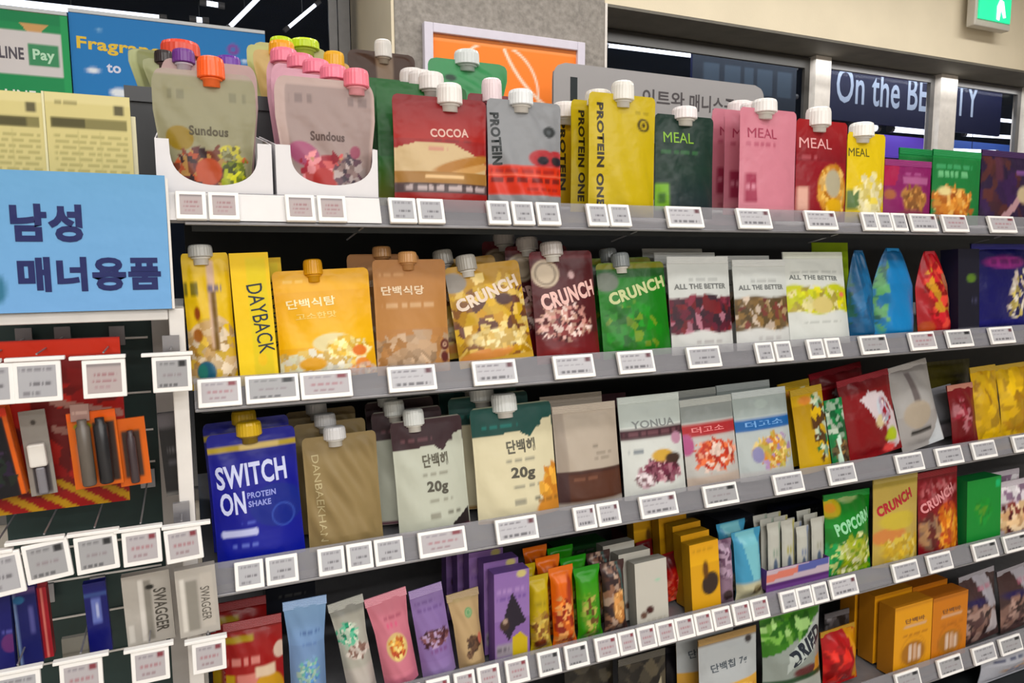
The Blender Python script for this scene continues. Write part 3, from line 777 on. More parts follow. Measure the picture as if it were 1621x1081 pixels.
# dark display block at the back of the top shelf, with the taller pouches on it
rz = at(215, 137, 0.36).z
rx0, rx1 = at(200, 200, 0.36).x, at(812, 160, 0.36).x
t = empty('display_block', (rx0, 0.36, SHZ[0] + 0.062), 'dark charcoal raised display block behind the fruit pouches', 'display block')
obj('body', MB().box((0, 0, 0), (rx1 - rx0, 0.155, rz - SHZ[0] - 0.062), 0.003).mesh('body', plain('charcoal_board', '#2e3034', 0.5)), t)
obj('front_lip', MB().box((0, -0.006, rz - SHZ[0] - 0.09), (rx1 - rx0, -0.0005, rz - SHZ[0] - 0.062)).mesh('front_lip', plastic('#34363a')), t)
def rear(xl, xr, yt, label, ops, cap, back, y=0.38, name='spout_pouch', cat='fruit pouch'):
    pack(0, xl, xr, yt, 'cup', name, cat, label, label, ops, T=0.035, lean=0, y=y, z0=rz, cap=cap, back=back)
rear(226, 322, 94, 'pouch with a black cap among the fruit pouches at back left', [('f', '#a8ab84')], ('#2c2124', 0.36, 36, 24, '#584044'), '#93986a', y=0.366)
rear(203, 330, 80, 'olive pouch with a red cap at the back left, beside the blue poster', [('f', '#93986a'), ('r', 0, 0, 0.10, 1, '#b9bf90')], ('#e8503a', 0.66, 72, 30, '#f0907a'), '#93986a')
rear(402, 490, 80, 'pouch with an orange-amber cap in front of the lime capped pouches', [('f', '#d2b478')], ('#f6a81c', 0.52, 46, 26, '#f6cf60'), '#c9a868', y=0.366)
rear(392, 470, 72, 'pale green pouch with a lime cap behind the pink ones, left of two', [('f', '#c6c98a')], ('#c2e018', 0.72, 42, 26, '#d6e860'), '#b9c27c')
rear(402, 520, 70, 'pale green pouch with a lime cap at the back, right of two', [('f', '#c8c48a')], ('#c8e21c', 0.70, 52, 18, '#d6e860'), '#b9c27c', y=0.425)
rear(484, 556, 96, 'pouch with a yellow-amber cap behind the rose caps', [('f', '#d8b070')], ('#f2b41c', 0.62, 40, 28, '#f6cf60'), '#c9a868', y=0.366)
rear(538, 660, 80, 'brown pouch with a tall white cap in front of the pillar', [('f', '#4c2c16'), ('r', 0.40, 0, 0.66, 1, '#8a7460')], ('#dedbd6', 0.52, 34, 34, '#b8aa98'), '#4a2c16', y=0.385)
rear(679, 806, 95, 'green pouch with a white cap in front of the framed poster', [('f', '#4fa069'), ('e', 0.26, 0.66, 0.07, 0.06, '#1f4a36')], ('#dfe6e6', 0.48, 42, 24, '#c8d8d0'), '#418a58', y=0.385)

COFFEE = [('V0', 0.16), ('f', '#a4211f'), ('g', 0.55, 1, '#b3261f', '#8e1b22'), ('p', [(0.0, 0.20), (0.0, 0.45), (0.22, 0.52), (0.62, 0.52), (0.92, 0.38), (1, 0.30), (1, 0.2)], '#c9b088'), ('e', 0.72, 0.31, 0.34, 0.06, '#b07a3a', 14), ('e', 0.8, 0.25, 0.28, 0.04, '#c79a62', 14),
          ('b', 0.09, 0.22, '#a67a42'), ('r', 0.3, 0.15, 0.72, 0.19, '#dcb98a'), ('b', 0.0, 0.10, '#5c4a4c'), ('l', 0.1, 0.055, 0.97, 0.06, '#c8b8b8'), ('l', 0.1, 0.085, 0.97, 0.02, '#2c2022'), ('T', 'COCOA', 0.58, 0.63, 0.42, 0.09, '#d2a89c', 3, 0.03), ('l', 0.36, 0.55, 0.82, 0.03, '#8a1f20'), ('l', 0.3, 0.46, 0.55, 0.04, '#c8877a')]
pack(0, 624, 775, 152, 'pouch', 'spout_pouch', 'drink pouch', 'red drink pouch with a cream swirl and white spout cap', 'red cream-swirl drink pouch', COFFEE, T=0.04, lean=1, y=0.028, cap=('#e6e2de', 0.60, 44, 34), back='#8e1b22')
for i, (px, cp) in enumerate(((598, 118), (582, 115), (568, 113))):
    pack(0, px, px + 146, 132 - i * 3, 'pouch', 'spout_pouch', 'drink pouch', f'green drink pouch with a white cap, {["first", "second", "third"][i]} behind the red swirl pouch', 'green drink pouch behind the red one', [('f', '#1f6a2c'), ('g', 0.0, 0.4, '#7a7a2c', '#247a30')],
         T=0.036, lean=1, y=0.071 + i * 0.038, cap=('#e4dfdc', 0.60, 44, 30), back='#1c5a28', group='green drink pouches')
PRO = [('V0', 0.13), ('f', '#8e9094'), ('T', 'PROTEIN', 0.10, 0.60, 0.62, 0.10, '#23292b', -88, 0.04), ('e', 0.83, 0.70, 0.09, 0.05, '#4a5054'), ('o', 0.83, 0.70, 0.05, 0.04, '#23292b'),
       ('e', 0.72, 0.42, 0.20, 0.09, '#b5343a'), ('e', 0.92, 0.42, 0.14, 0.09, '#b5343a'), ('e', 0.72, 0.40, 0.08, 0.045, '#251e2c'), ('e', 0.93, 0.40, 0.09, 0.05, '#251e2c'), ('b', 0.04, 0.34, '#d93a1e'), ('l', 0.03, 0.28, 0.97, 0.045, '#a8241a'), ('l', 0.03, 0.19, 0.97, 0.05, '#6b1216'), ('l', 0.45, 0.10, 0.95, 0.03, '#a8241a'), ('b', 0.235, 0.25, '#e8705a')]
pack(0, 768, 893, 158, 'pouch', 'spout_pouch', 'protein pouch', 'silver protein pouch with an orange-red band and dark cherries', 'silver protein pouch', PRO, wr=0.0045, T=0.04, lean=1, y=0.026, cap=('#dfe2e4', 0.45, 42, 26), back='#84868c')
pack(0, 740, 850, 150, 'pouch', 'spout_pouch', 'protein pouch', 'pouch with a white and pink banded cap behind the silver one', 'pink banded cap pouch', [('f', '#8a3038')], T=0.036, lean=1, y=0.07, cap=('#e8d4d8', 0.36, 34, 38, '#c87a88'), back='#7a2a30')
YEL = [('f', '#c3ac34'), ('T', 'PROTEIN ONE', 0.15, 0.50, 0.68 * 1.9, 0.062, '#2b2210', -91, 0.04), ('e', 0.80, 0.76, 0.10, 0.055, '#3a2c12'), ('o', 0.80, 0.76, 0.045, 0.03, '#c3ac34'), ('l', 0.62, 0.86, 0.9, 0.015, '#8a7a30')]
pack(0, 934, 1041, 148, 'pouch', 'spout_pouch', 'protein pouch', 'tall yellow protein pouch with dark vertical lettering, front of its row', 'tall yellow protein pouch', YEL, wr=0.0045, T=0.036, lean=0, y=0.026, cap=('#e2dfd8', 0.50, 34, 28), back='#b09a2c')
pack(0, 905, 1000, 160, 'pouch', 'spout_pouch', 'protein pouch', 'yellow protein pouch half hidden behind the tall yellow one', 'yellow protein pouch', YEL, T=0.03, lean=0, y=0.064, cap=('#e2dcd4', 0.45, 40, 24), back='#b09a2c')
pack(0, 872, 968, 181, 'pouch', 'spout_pouch', 'protein pouch', 'deep yellow protein pouch between the silver and yellow ones', 'deep yellow protein pouch', [('f', '#c8a21e'), ('T', 'PROTEIN', 0.18, 0.55, 1.0, 0.07, '#2b2210', -91, 0.04)], T=0.03, lean=0, y=0.10, cap=('#ece4e0', 0.25, 40, 24), back='#b8941c')
DG = [('f', '#1c3a30'), ('g', 0, 0.5, '#20303a', '#1c3c30'), ('T', 'MEAL', 0.38, 0.78, 0.50, 0.10, '#7fae2c', 0, 0.0), ('l', 0.05, 0.64, 0.7, 0.03, '#3f7a44'), ('r', 0.0, 0.08, 0.2, 0.33, '#74a81e'), ('r', 0.05, 0.14, 0.15, 0.24, '#3f6f1c')]
pack(0, 1038, 1133, 182, 'pouch', 'spout_pouch', 'meal pouch', 'dark green meal pouch with lime lettering and a lime corner badge', 'dark green meal pouch', DG, T=0.034, lean=1, y=0.026, cap=('#e8e0e2', 0.5, 36, 18), back='#16302a')
PK = [('f', '#cf8494'), ('T', 'MEAL', 0.38, 0.78, 0.50, 0.085, '#9c3450', 0, 0.0), ('l', 0.1, 0.68, 0.6, 0.035, '#b0506a'), ('r', 0.08, 0.16, 0.26, 0.42, '#a83c58'), ('l', 0.1, 0.30, 0.24, 0.05, '#d896a8'), ('g', 0, 0.12, '#d8989e', '#d28a98'), ('l', 0.1, 0.05, 0.7, 0.03, '#b86078')]
pack(0, 1172, 1263, 172, 'pouch', 'spout_pouch', 'meal pouch', 'pink meal pouch with rose lettering, front of its row', 'pink meal pouch', PK, T=0.03, lean=1, y=0.026, cap=('#e8e4e2', 0.42, 34, 18), back='#c07888')
for i, px in enumerate((1148, 1128)):
    pack(0, px, px + 88, 176 - i * 2, 'pouch', 'spout_pouch', 'meal pouch', f'pink meal pouch, {ORD[i]} from the front of its row', 'pink meal', PK, T=0.03, lean=1, y=0.060 + 0.034 * i, cap=('#ece2e2', 0.5, 34, 18), back='#c07888', group='pink meal pouches')
RD = [('f', '#9a1c28'), ('g', 0.6, 1, '#8e1a26', '#ab2226'), ('T', 'MEAL', 0.36, 0.77, 0.62, 0.10, '#dca0a0', 0, 0.0), ('l', 0.03, 0.63, 0.4, 0.04, '#b85a62'), ('e', 0.68, 0.30, 0.32, 0.27, '#c98a3c'), ('s', 0.68, 0.30, 0.30, 0.25, ['#cf9a4c', '#d8b070', '#b87a30', '#e0b868'], 30), ('e', 0.68, 0.38, 0.16, 0.14, '#b0a890'), ('e', 0.70, 0.16, 0.18, 0.07, '#d6a830'), ('r', 0.03, 0.1, 0.2, 0.34, '#d8a898')]
pack(0, 1261, 1344, 190, 'pouch', 'spout_pouch', 'meal pouch', 'red meal pouch printed with a round loaf', 'red meal pouch', RD, T=0.032, lean=1, y=0.026, cap=('#e6e2de', 0.42, 32, 24), back='#861824')
YL = [('f', '#d9bd22'), ('T', 'MEAL', 0.28, 0.78, 0.50, 0.09, '#5a5418', 0, 0.0), ('r', 0.0, 0.14, 0.28, 0.36, '#5f7a48'), ('s', 0.6, 0.3, 0.4, 0.24, ['#d8cf9a', '#dcc860', '#cfc07a', '#e0d8b0'], 26), ('g', 0, 0.07, '#c8bc6a', '#d8c870')]
pack(0, 1343, 1404, 210, 'pouch', 'spout_pouch', 'meal pouch', 'yellow meal pouch with green lettering beside the magenta bag', 'yellow meal pouch', YL, T=0.032, lean=1, y=0.026, cap=('#ecebe6', 0.36, 30, 18), back='#c8ae20')
MG = [('f', '#8f1566'), ('p', [(0, 0.6), (0, 1), (0.35, 1), (0.2, 0.6)], '#b01450'), ('l', 0.42, 0.78, 0.8, 0.05, '#b05a92'), ('r', 0.34, 0.62, 0.92, 0.74, '#b06090'), ('s', 0.58, 0.34, 0.26, 0.26, ['#a8703c', '#b8824a', '#8a5a30', '#c89a5a'], 22), ('e', 0.1, 0.45, 0.1, 0.08, '#a8603c'), ('e', 0.5, 0.12, 0.3, 0.1, '#8a3a50')]
pack(0, 1402, 1478, 253, 'gusset', 'snack_bag', 'snack bag', 'magenta snack bag printed with golden bites', 'magenta snack bag', MG, T=0.034, lean=1, y=0.026, back='#7a1258', seal='#8f2a70', mat=MATTE)
GR = [('f', '#0e7c3e'), ('b', 0.9, 1, '#12904a'), ('l', 0.05, 0.78, 0.8, 0.04, '#5cb07a'), ('l', 0.1, 0.68, 0.75, 0.08, '#7cc08c'), ('s', 0.38, 0.28, 0.40, 0.24, ['#b86a2c', '#c98038', '#a85a24', '#d8984a', '#e0b068'], 34), ('e', 0.22, 0.45, 0.12, 0.06, '#d8c890'), ('g', 0, 0.05, '#2aa060', '#108040')]
pack(0, 1472, 1555, 238, 'gusset', 'snack_bag', 'snack bag', 'bright green snack bag printed with fried cutlets, front of its row', 'green cutlet snack bag', GR, T=0.03, lean=1, y=0.026, back='#0c6c38', seal='#148a48', mat=MATTE)
pack(0, 1424, 1508, 236, 'gusset', 'snack_bag', 'snack bag', 'green snack bag standing behind the magenta bag', 'green snack bag', GR, T=0.03, lean=1, y=0.066, back='#0c6c38', seal='#148a48', mat=MATTE)
PU = [('f', '#2c1240'), ('s', 0.3, 0.45, 0.35, 0.55, ['#4a2030', '#2c1240', '#5a2a2a', '#381450'], 24), ('r', 0.2, 0.6, 0.3, 1, '#5a2a40'), ('p', [(0.2, 0.05), (0.55, 0.45), (0.6, 0.4), (0.3, 0.02)], '#b08a90'), ('e', 0.62, 0.42, 0.12, 0.12, '#b8a888'), ('l', 0.5, 0.72, 0.9, 0.05, '#8a5aa0')]
pack(0, 1555, 1660, 240, 'gusset', 'snack_bag', 'snack bag', 'dark purple snack bag at the far right end of the top shelf', 'dark purple snack bag', PU, T=0.034, lean=1, y=0.026, back='#241036', seal='#3a1a50', mat=MATTE)

labels(0, 'left white tray', [(278, 328), (330, 380)], 'pinkish')
labels(0, 'right white tray', [(452, 500), (502, 550)], 'pinkish')
labels(0, 'red swirl pouch', [(616, 660), (661, 704)])
labels(0, 'silver protein pouch', [(772, 808), (811, 846), (850, 887)])
labels(0, 'tall yellow protein pouch', [(930, 963), (965, 998)])
labels(0, 'dark green meal pouch', [(1056, 1113)], 'wide')
labels(0, 'pink meal pouches', [(1168, 1221)], 'wide')
labels(0, 'red meal pouch', [(1276, 1325)], 'wide')
labels(0, 'yellow meal pouch', [(1366, 1388), (1389, 1412), (1413, 1436)])
labels(0, 'magenta snack bag', [(1442, 1484)], 'wide')
labels(0, 'green cutlet bag', [(1493, 1532)], 'red')
labels(0, 'dark purple bag', [(1567, 1608)], 'red')

# ================================================================== SECOND SHELF
DAY = [('f', '#dcb814'), ('s', 0.45, 0.26, 0.62, 0.28, ['#b89868', '#c9b08a', '#a8803c', '#d8c8b0', '#cfae50'], 40), ('r', 0.50, 0.30, 0.66, 0.95, '#c8a890'), ('r', 0.56, 0.28, 0.66, 0.72, '#7a5a1c'), ('l', 0.0, 0.74, 0.3, 0.1, '#5a5a30'), ('e', 0.24, 0.56, 0.06, 0.05, '#9a4a20'), ('e', 0.22, 0.40, 0.10, 0.05, '#a0601c'), ('l', 0.5, 0.74, 0.8, 0.05, '#5a5880'), ('e', 0.34, 0.13, 0.20, 0.08, '#2c6480'), ('e', 0.26, 0.13, 0.10, 0.06, '#2c7a70')]
pack(1, 294, 371, 401, 'pouch', 'spout_pouch', 'drink pouch', 'golden drink pouch with a cereal picture at the left end of the second shelf', 'golden cereal drink pouch', DAY, T=0.034, lean=4, roll=1.8, y=0.026, cap=('#b8b8b4', 0.42, 44, 24), back='#c09a14')
DB = [('f', '#e8c20e'), ('g', 0, 0.5, '#f0d008', '#e4c014'), ('r', 0.40, 0.02, 0.90, 0.96, '#dcc42a'), ('T', 'DAYBACK', 0.66, 0.50, 1.9, 0.115, '#1d2a3c', -84, 0.0), ('e', 0.62, 0.19, 0.12, 0.05, '#e8c024')]
pack(1, 368, 433, 402, 'box', 'drink_carton', 'carton', 'yellow drink carton with dark blue lettering running down its right edge', 'yellow lettered carton', DB, T=0.036, lean=5, roll=2.25, y=0.030, back='#c8a010', mat=MATTE)
pack(1, 392, 452, 410, 'box', 'drink_carton', 'carton', 'yellow drink carton peeking out behind the yellow lettered carton', 'yellow carton behind', DB, T=0.030, lean=5, roll=2.25, y=0.075, back='#a88a14', mat=MATTE)
EGG = [('f', '#e4ac10'), ('g', 0.3, 0.8, '#ecb80c', '#e0a60f'), ('l', 0.05, 0.90, 0.3, 0.03, '#e8c070'), ('T', '단백식탐', 0.36, 0.70, 0.50, 0.085, '#f2e2b0', 3, 0.02), ('T', '고소한맛', 0.40, 0.58, 0.42, 0.06, '#eac868', 2, 0.02), ('e', 0.55, 0.32, 0.22, 0.09, '#dccfa0'), ('s', 0.35, 0.12, 0.5, 0.14, ['#d8cfae', '#cfd0b8', '#e0c070', '#c9a860', '#dcd8c8'], 40), ('s', 0.70, 0.27, 0.24, 0.10, ['#ead38a', '#d8b04a', '#f0e0a8'], 20), ('e', 0.32, 0.14, 0.14, 0.06, '#dca23a'),
       ('e', 0.82, 0.23, 0.08, 0.05, '#e07a3a'), ('e', 0.84, 0.10, 0.08, 0.06, '#e8904a'), ('s', 0.86, 0.05, 0.16, 0.06, ['#e0b8a0', '#e8d0b0', '#e09a60'], 14)]
pack(1, 437, 594, 428, 'pouch', 'spout_pouch', 'drink pouch', 'amber drink pouch with an amber cap and a splash of milk and eggs', 'amber drink pouch', EGG, T=0.042, lean=6, roll=2.25, y=0.026, cap=('#d8990f', 0.42, 34, 28, '#d8990f'), back='#c08a10')
TAN = [('f', '#b88452'), ('g', 0.4, 1, '#ba8650', '#b07c4c'), ('l', 0.08, 0.87, 0.4, 0.03, '#c89a6c'), ('T', '단백식당', 0.38, 0.73, 0.58, 0.08, '#dcc4a4', 0, 0.03), ('l', 0.10, 0.60, 0.82, 0.04, '#d0ac84'), ('s', 0.5, 0.18, 0.60, 0.18, ['#b89a7c', '#a88a6c', '#c4a88c', '#b08050'], 40), ('e', 0.93, 0.24, 0.07, 0.05, '#6e302c'), ('e', 0.92, 0.13, 0.06, 0.05, '#6e302c'), ('o', 0.93, 0.24, 0.025, 0.02, '#c8a890')]
pack(1, 584, 713, 411, 'pouch', 'spout_pouch', 'drink pouch', 'tan drink pouch with a tan cap and pale lettering, front of its row', 'tan drink pouch', TAN, T=0.042, lean=5, roll=0.45, y=0.026, cap=('#c8935c', 0.48, 36, 22, '#b88452'), back='#a87848', mat=MATTE, rows=1, dx=-0.035, dy=0.05)
CR = [('f', '#b58a2c'), ('s', 0.5, 0.42, 0.6, 0.44, ['#8a5a2c', '#c9a23c', '#d8c080', '#6b4030', '#b88a2c', '#d0b060'], 80), ('e', 0.08, 0.84, 0.17, 0.10, '#8f8880'), ('T', 'CRUNCH', 0.50, 0.70, 0.90, 0.13, '#d9c6b4', 16, 0.05), ('e', 0.70, 0.62, 0.12, 0.06, '#5a3a34'), ('e', 0.35, 0.10, 0.34, 0.06, '#d08a48', 3), ('g', 0, 0.05, '#d8b050', '#caa048'), ('s', 0.55, 0.24, 0.4, 0.10, ['#d8c080', '#c8a860', '#e0d0a0'], 20)]
pack(1, 716, 838, 420, 'pouch', 'spout_pouch', 'crunch pouch', 'gold crunch pouch covered in cereal pieces, tilted left, front of its row', 'gold crunch pouch', CR, T=0.04, lean=9, roll=6, y=0.028, cap=('#a8a49c', 0.30, 34, 26), back='#8a6420', rows=1, dx=-0.03, dy=0.05)
CH = [('f', '#5c1a20'), ('g', 0.0, 0.25, '#8a1c24', '#6e1a20'), ('b', 0.93, 1, '#6e1620'), ('e', 0.22, 0.80, 0.21, 0.125, '#c2b29c'), ('o', 0.22, 0.80, 0.15, 0.03, '#8a7a68'), ('e', 0.62, 0.78, 0.05, 0.035, '#c8a8a8'), ('T', 'CRUNCH', 0.55, 0.60, 0.90, 0.15, '#dcb0a8', 13, 0.05), ('s', 0.45, 0.36, 0.42, 0.16, ['#d8b0a8', '#c08a80', '#8a3a3a', '#e0c8c0', '#5c1a20', '#b89080'], 60), ('e', 0.35, 0.08, 0.3, 0.06, '#8a2024')]
pack(1, 846, 948, 398, 'pouch', 'spout_pouch', 'crunch pouch', 'dark red crunch pouch with a round cream badge, front of its row', 'dark red crunch pouch', CH, T=0.038, lean=8, roll=1.35, y=0.026, cap=('#bdb6b2', 0.36, 36, 22), back='#481418', rows=2, dx=-0.028, dy=0.045)
GC = [('f', '#217a1c'), ('b', 0.93, 1, '#7a7a14'), ('b', 0.84, 0.93, '#145a1c'), ('e', 0.12, 0.80, 0.17, 0.10, '#6c7468'), ('T', 'CRUNCH', 0.55, 0.70, 0.88, 0.13, '#b4bc84', 14, 0.05), ('r', 0.45, 0.1, 0.5, 0.6, '#5a8a2c'), ('s', 0.4, 0.3, 0.4, 0.25, ['#1f8a1c', '#2c7a24', '#156a1c', '#6a8a2c'], 30)]
pack(1, 952, 1062, 416, 'pouch', 'spout_pouch', 'crunch pouch', 'green crunch pouch with slanted pale lettering', 'green crunch pouch', GC, T=0.038, lean=9, roll=1.35, y=0.026, cap=('#7c8284', 0.36, 28, 22), back='#185a18', rows=1, dx=-0.03, dy=0.045)
BT = lambda pal, n=40: [('f', '#c2c5c2'), ('l', 0.3, 0.76, 0.8, 0.025, '#9a9c9a'), ('T', 'ALL THE BETTER', 0.50, 0.69, 0.84, 0.055, '#6c6f6e', 0, 0.03), ('b', 0.22, 0.58, pal[0], 0, 0.012), ('s', 0.5, 0.38, 0.62, 0.20, pal, n), ('b', 0.0, 0.22, '#c9cac8', 0, 0.02), ('l', 0.3, 0.12, 0.75, 0.03, '#a8a4a4')]
pack(1, 1056, 1162, 406, 'gusset', 'snack_bag', 'snack bag', 'white snack bag printed with dark red beets, front of its row', 'white beet snack bag', BT(['#6a1c34', '#4a2030', '#8a3044', '#a87080', '#7a1c24', '#3c2030']), T=0.036, lean=8, y=0.026, back='#b8bab8', seal='#c8cac8', mat=MATTE, rows=2, dx=-0.010, dy=0.032)
pack(1, 1166, 1252, 411, 'gusset', 'snack_bag', 'snack bag', 'white snack bag printed with brown mushrooms, front of its row', 'white mushroom snack bag', BT(['#6a5434', '#8a6c40', '#c0b0a0', '#7a3c34', '#a08a68', '#5c4a2c']), T=0.036, lean=8, y=0.026, back='#a8aaa0', seal='#c8cac8', mat=MATTE, rows=1, dx=-0.006, dy=0.034)
pack(1, 1205, 1262, 430, 'gusset', 'snack_bag', 'snack bag', 'olive snack bag peeking out between two white snack bags', 'olive snack bag', [('f', '#7a7a18'), ('b', 0.5, 1, '#5c5a48')], T=0.03, lean=8, y=0.10, back='#5c5a14', mat=MATTE)
WL = [('f', '#c6c9c4'), ('T', 'ALL THE BETTER', 0.46, 0.72, 0.80, 0.05, '#6c706e', -2, 0.03), ('l', 0.1, 0.78, 0.9, 0.02, '#a4a8a4'), ('b', 0.34, 0.62, '#b8bc14', 0, 0.03), ('s', 0.5, 0.46, 0.5, 0.16, ['#b8bc14', '#c8c020', '#a89a4a', '#d0c890', '#ccd040'], 36), ('e', 0.52, 0.42, 0.17, 0.09, '#c8b878'), ('b', 0.0, 0.34, '#c9ccc8', 0, 0.02), ('l', 0.2, 0.24, 0.8, 0.02, '#a8aca8'), ('e', 0.90, 0.53, 0.05, 0.03, '#e07a60')]
pack(1, 1248, 1346, 399, 'gusset', 'snack_bag', 'snack bag', 'white snack bag with a lime yellow middle beside the blue bags', 'white and lime snack bag', WL, T=0.04, lean=10, y=0.024, back='#b8bab4', seal='#ccd0c4', mat=MATTE, rows=0)
pack(1, 1290, 1348, 384, 'gusset', 'snack_bag', 'snack bag', 'lime green bag tip sticking up behind the white and lime bag', 'lime bag', [('f', '#a8c832')], T=0.03, lean=6, y=0.10, back='#8aa82a', mat=MATTE)
BL = [('f', '#0f7cba'), ('g', 0.0, 0.6, '#1584c4', '#0e78b4'), ('s', 0.12, 0.5, 0.14, 0.4, ['#2a6a5c', '#5a9a60', '#0f6a98'], 14), ('b', 0.86, 1, '#0c5a8a')]
pack(1, 1392, 1457, 393, 'wedge', 'snack_bag', 'snack bag', 'bright blue snack bag seen edge-on, right of the two blue ones', 'bright blue snack bag', BL, T=0.06, lean=5, roll=-0.9, y=0.022, back='#0c6ca8', seal='#0e78b4', wr=0.004)
pack(1, 1346, 1394, 396, 'wedge', 'snack_bag', 'snack bag', 'deep blue snack bag seen edge-on, left of the two blue ones', 'deep blue snack bag', [('f', '#0c5a88'), ('s', 0.1, 0.4, 0.12, 0.3, ['#1a5a4c', '#0c5a88', '#0a4c78'], 10), ('s', 0.5, 0.5, 0.4, 0.3, ['#0c5f90', '#0a5480', '#0e6698'], 16)], T=0.06, lean=5, roll=0, y=0.022, back='#084a70', seal='#0a5280', wr=0.004)
RB = [('f', '#b01a26'), ('s', 0.6, 0.5, 0.4, 0.4, ['#b01a26', '#c82a34', '#d8483c', '#980f1a', '#c8903a'], 26), ('e', 0.15, 0.1, 0.15, 0.08, '#b84a18'), ('p', [(0.75, 0.7), (1, 0.8), (1, 0.1), (0.9, 0.1)], '#a86a50')]
pack(1, 1452, 1510, 398, 'wedge', 'snack_bag', 'snack bag', 'red snack bag seen edge-on beside the bright blue bag', 'red edge-on snack bag', RB, T=0.05, lean=6, roll=2, y=0.022, back='#980f1a', seal='#b0303a', wr=0.004)
NV = [('f', '#15156a'), ('g', 0, 1, '#18187a', '#101056'), ('e', 0.5, 0.79, 0.34, 0.07, '#8a2a78'), ('l', 0.25, 0.79, 0.78, 0.06, '#5a1a60'), ('s', 0.74, 0.42, 0.26, 0.26, ['#b8aaa0', '#d8d0c0', '#a8985a', '#15156a', '#c8b870', '#302a6a'], 40), ('b', 0.1, 0.14, '#20208a')]
pack(1, 1545, 1642, 386, 'pillow', 'snack_bag', 'snack bag', 'navy snack bag with pink lettering and cream flowers at the right end', 'navy flower snack bag', NV, T=0.05, lean=4, y=0.024, back='#101050', seal='#1c1c70', wr=0.002)
pack(1, 1512, 1548, 395, 'box', 'snack_carton', 'carton', 'nearly black navy carton between the red and navy bags', 'black navy carton', [('f', '#0c0d2c'), ('e', 0.62, 0.66, 0.22, 0.05, '#5a7a2c'), ('l', 0.6, 0.4, 0.9, 0.05, '#4a4a6a'), ('b', 0.0, 0.06, '#8a8a98')], T=0.05, lean=4, y=0.024, back='#0a0b28')

labels(1, 'golden cereal pouch', [(312, 383)], 'red')
labels(1, 'yellow lettered carton', [(388, 474)], 'dark')
labels(1, 'amber drink pouch', [(475, 558)], 'red')
labels(1, 'tan drink pouch', [(614, 691)], 'wide')
labels(1, 'gold crunch pouch', [(749, 818)], 'wide')
labels(1, 'dark red crunch pouch', [(877, 941)], 'wide')
labels(1, 'green crunch pouch', [(979, 1036)], 'wide')
labels(1, 'white beet bag', [(1089, 1141)], 'plain')
labels(1, 'white mushroom bag', [(1197, 1225), (1227, 1254)])
labels(1, 'white and lime bag', [(1279, 1305), (1307, 1332)])
labels(1, 'bright blue bag', [(1363, 1405)], 'dark')
labels(1, 'red edge-on bag', [(1441, 1481)], 'red')
labels(1, 'black navy carton', [(1500, 1539)], 'dark')
labels(1, 'navy flower bag', [(1568, 1605)], 'wide')

# ================================================================== MIDDLE SHELF
SW = [('f', '#1018a2'), ('g', 0, 0.45, '#0e22b0', '#1016a0'), ('e', 0.72, 0.42, 0.32, 0.16, '#102a9a'), ('b', 0.86, 0.905, '#b8a040'), ('r', 0.35, 0.865, 0.8, 0.90, '#d0b878'), ('T', 'SWITCH', 0.46, 0.68, 0.80, 0.175, '#c2c8ea', 2, 0.03), ('T', 'ON', 0.22, 0.475, 0.28, 0.17, '#c2c8ea', 1, 0.03), ('T', 'PROTEIN', 0.55, 0.52, 0.33, 0.045, '#8a92d8', 0, 0.03), ('T', 'SHAKE', 0.52, 0.455, 0.26, 0.045, '#8a92d8', 0, 0.03), ('o', 0.78, 0.34, 0.13, 0.018, '#3a56b8'),
      ('r', 0.08, 0.225, 0.46, 0.275, '#b8bce0'), ('e', 0.09, 0.25, 0.025, 0.025, '#b8bce0'), ('e', 0.45, 0.25, 0.025, 0.025, '#b8bce0'), ('l', 0.18, 0.155, 0.46, 0.028, '#6a78d0'), ('l', 0.3, 0.32, 0.45, 0.02, '#5a68c8')]
pack(2, 334, 478, 684, 'pouch', 'spout_pouch', 'protein pouch', 'royal blue protein pouch with a gold stripe, yellow cap and large pale capitals', 'royal blue protein pouch', SW, T=0.04, lean=5, roll=2.25, y=0.026, cap=('#d8b014', 0.48, 46, 28, '#8a701c'), back='#0a1070', rows=1, dx=-0.004, dy=0.05)
OL = [('f', '#937f58'), ('T', 'DANBAEKHAN', 0.17, 0.47, 1.15, 0.06, '#b3a57c', -88, 0.0), ('T', '', 0.5, 0.5, 0.1, 0.1, '#ffffff')]
pack(2, 484, 605, 690, 'pouch', 'spout_pouch', 'protein pouch', 'plain olive beige pouch with faint vertical lettering, front of its row', 'olive beige protein pouch', OL[:-1], wr=0.0055, T=0.044, lean=6, roll=1.35, y=0.026, cap=('#dcdcde', 0.44, 40, 24), back='#7c6e4e', mat=MATTE, rows=2, dx=-0.006, dy=0.05)
WT = lambda topc, t2, body, extra: [('f', body), ('b', 0.78, 1.0, topc), ('p', [(0.0, 0.80), (0.0, 0.74), (0.55, 0.76), (0.68, 0.70), (0.78, 0.78), (0.9, 0.82)], topc), ('l', 0.12, 0.82, 0.55, 0.03, t2), ('p', [(0.8, 0.7), (0.86, 0.84), (1.0, 0.86), (1.0, 0.7)], body)] + extra
WTX = [('T', '단백해', 0.56, 0.63, 0.36, 0.12, '#5c594c', 0, 0.03), ('l', 0.36, 0.51, 0.72, 0.025, '#8a887a'), ('T', '20g', 0.55, 0.39, 0.30, 0.12, '#4f4c42', -3, 0.04), ('l', 0.42, 0.28, 0.75, 0.025, '#8a887a'), ('l', 0.38, 0.15, 0.55, 0.05, '#8a887a'), ('l', 0.66, 0.16, 0.85, 0.03, '#6a685c')]
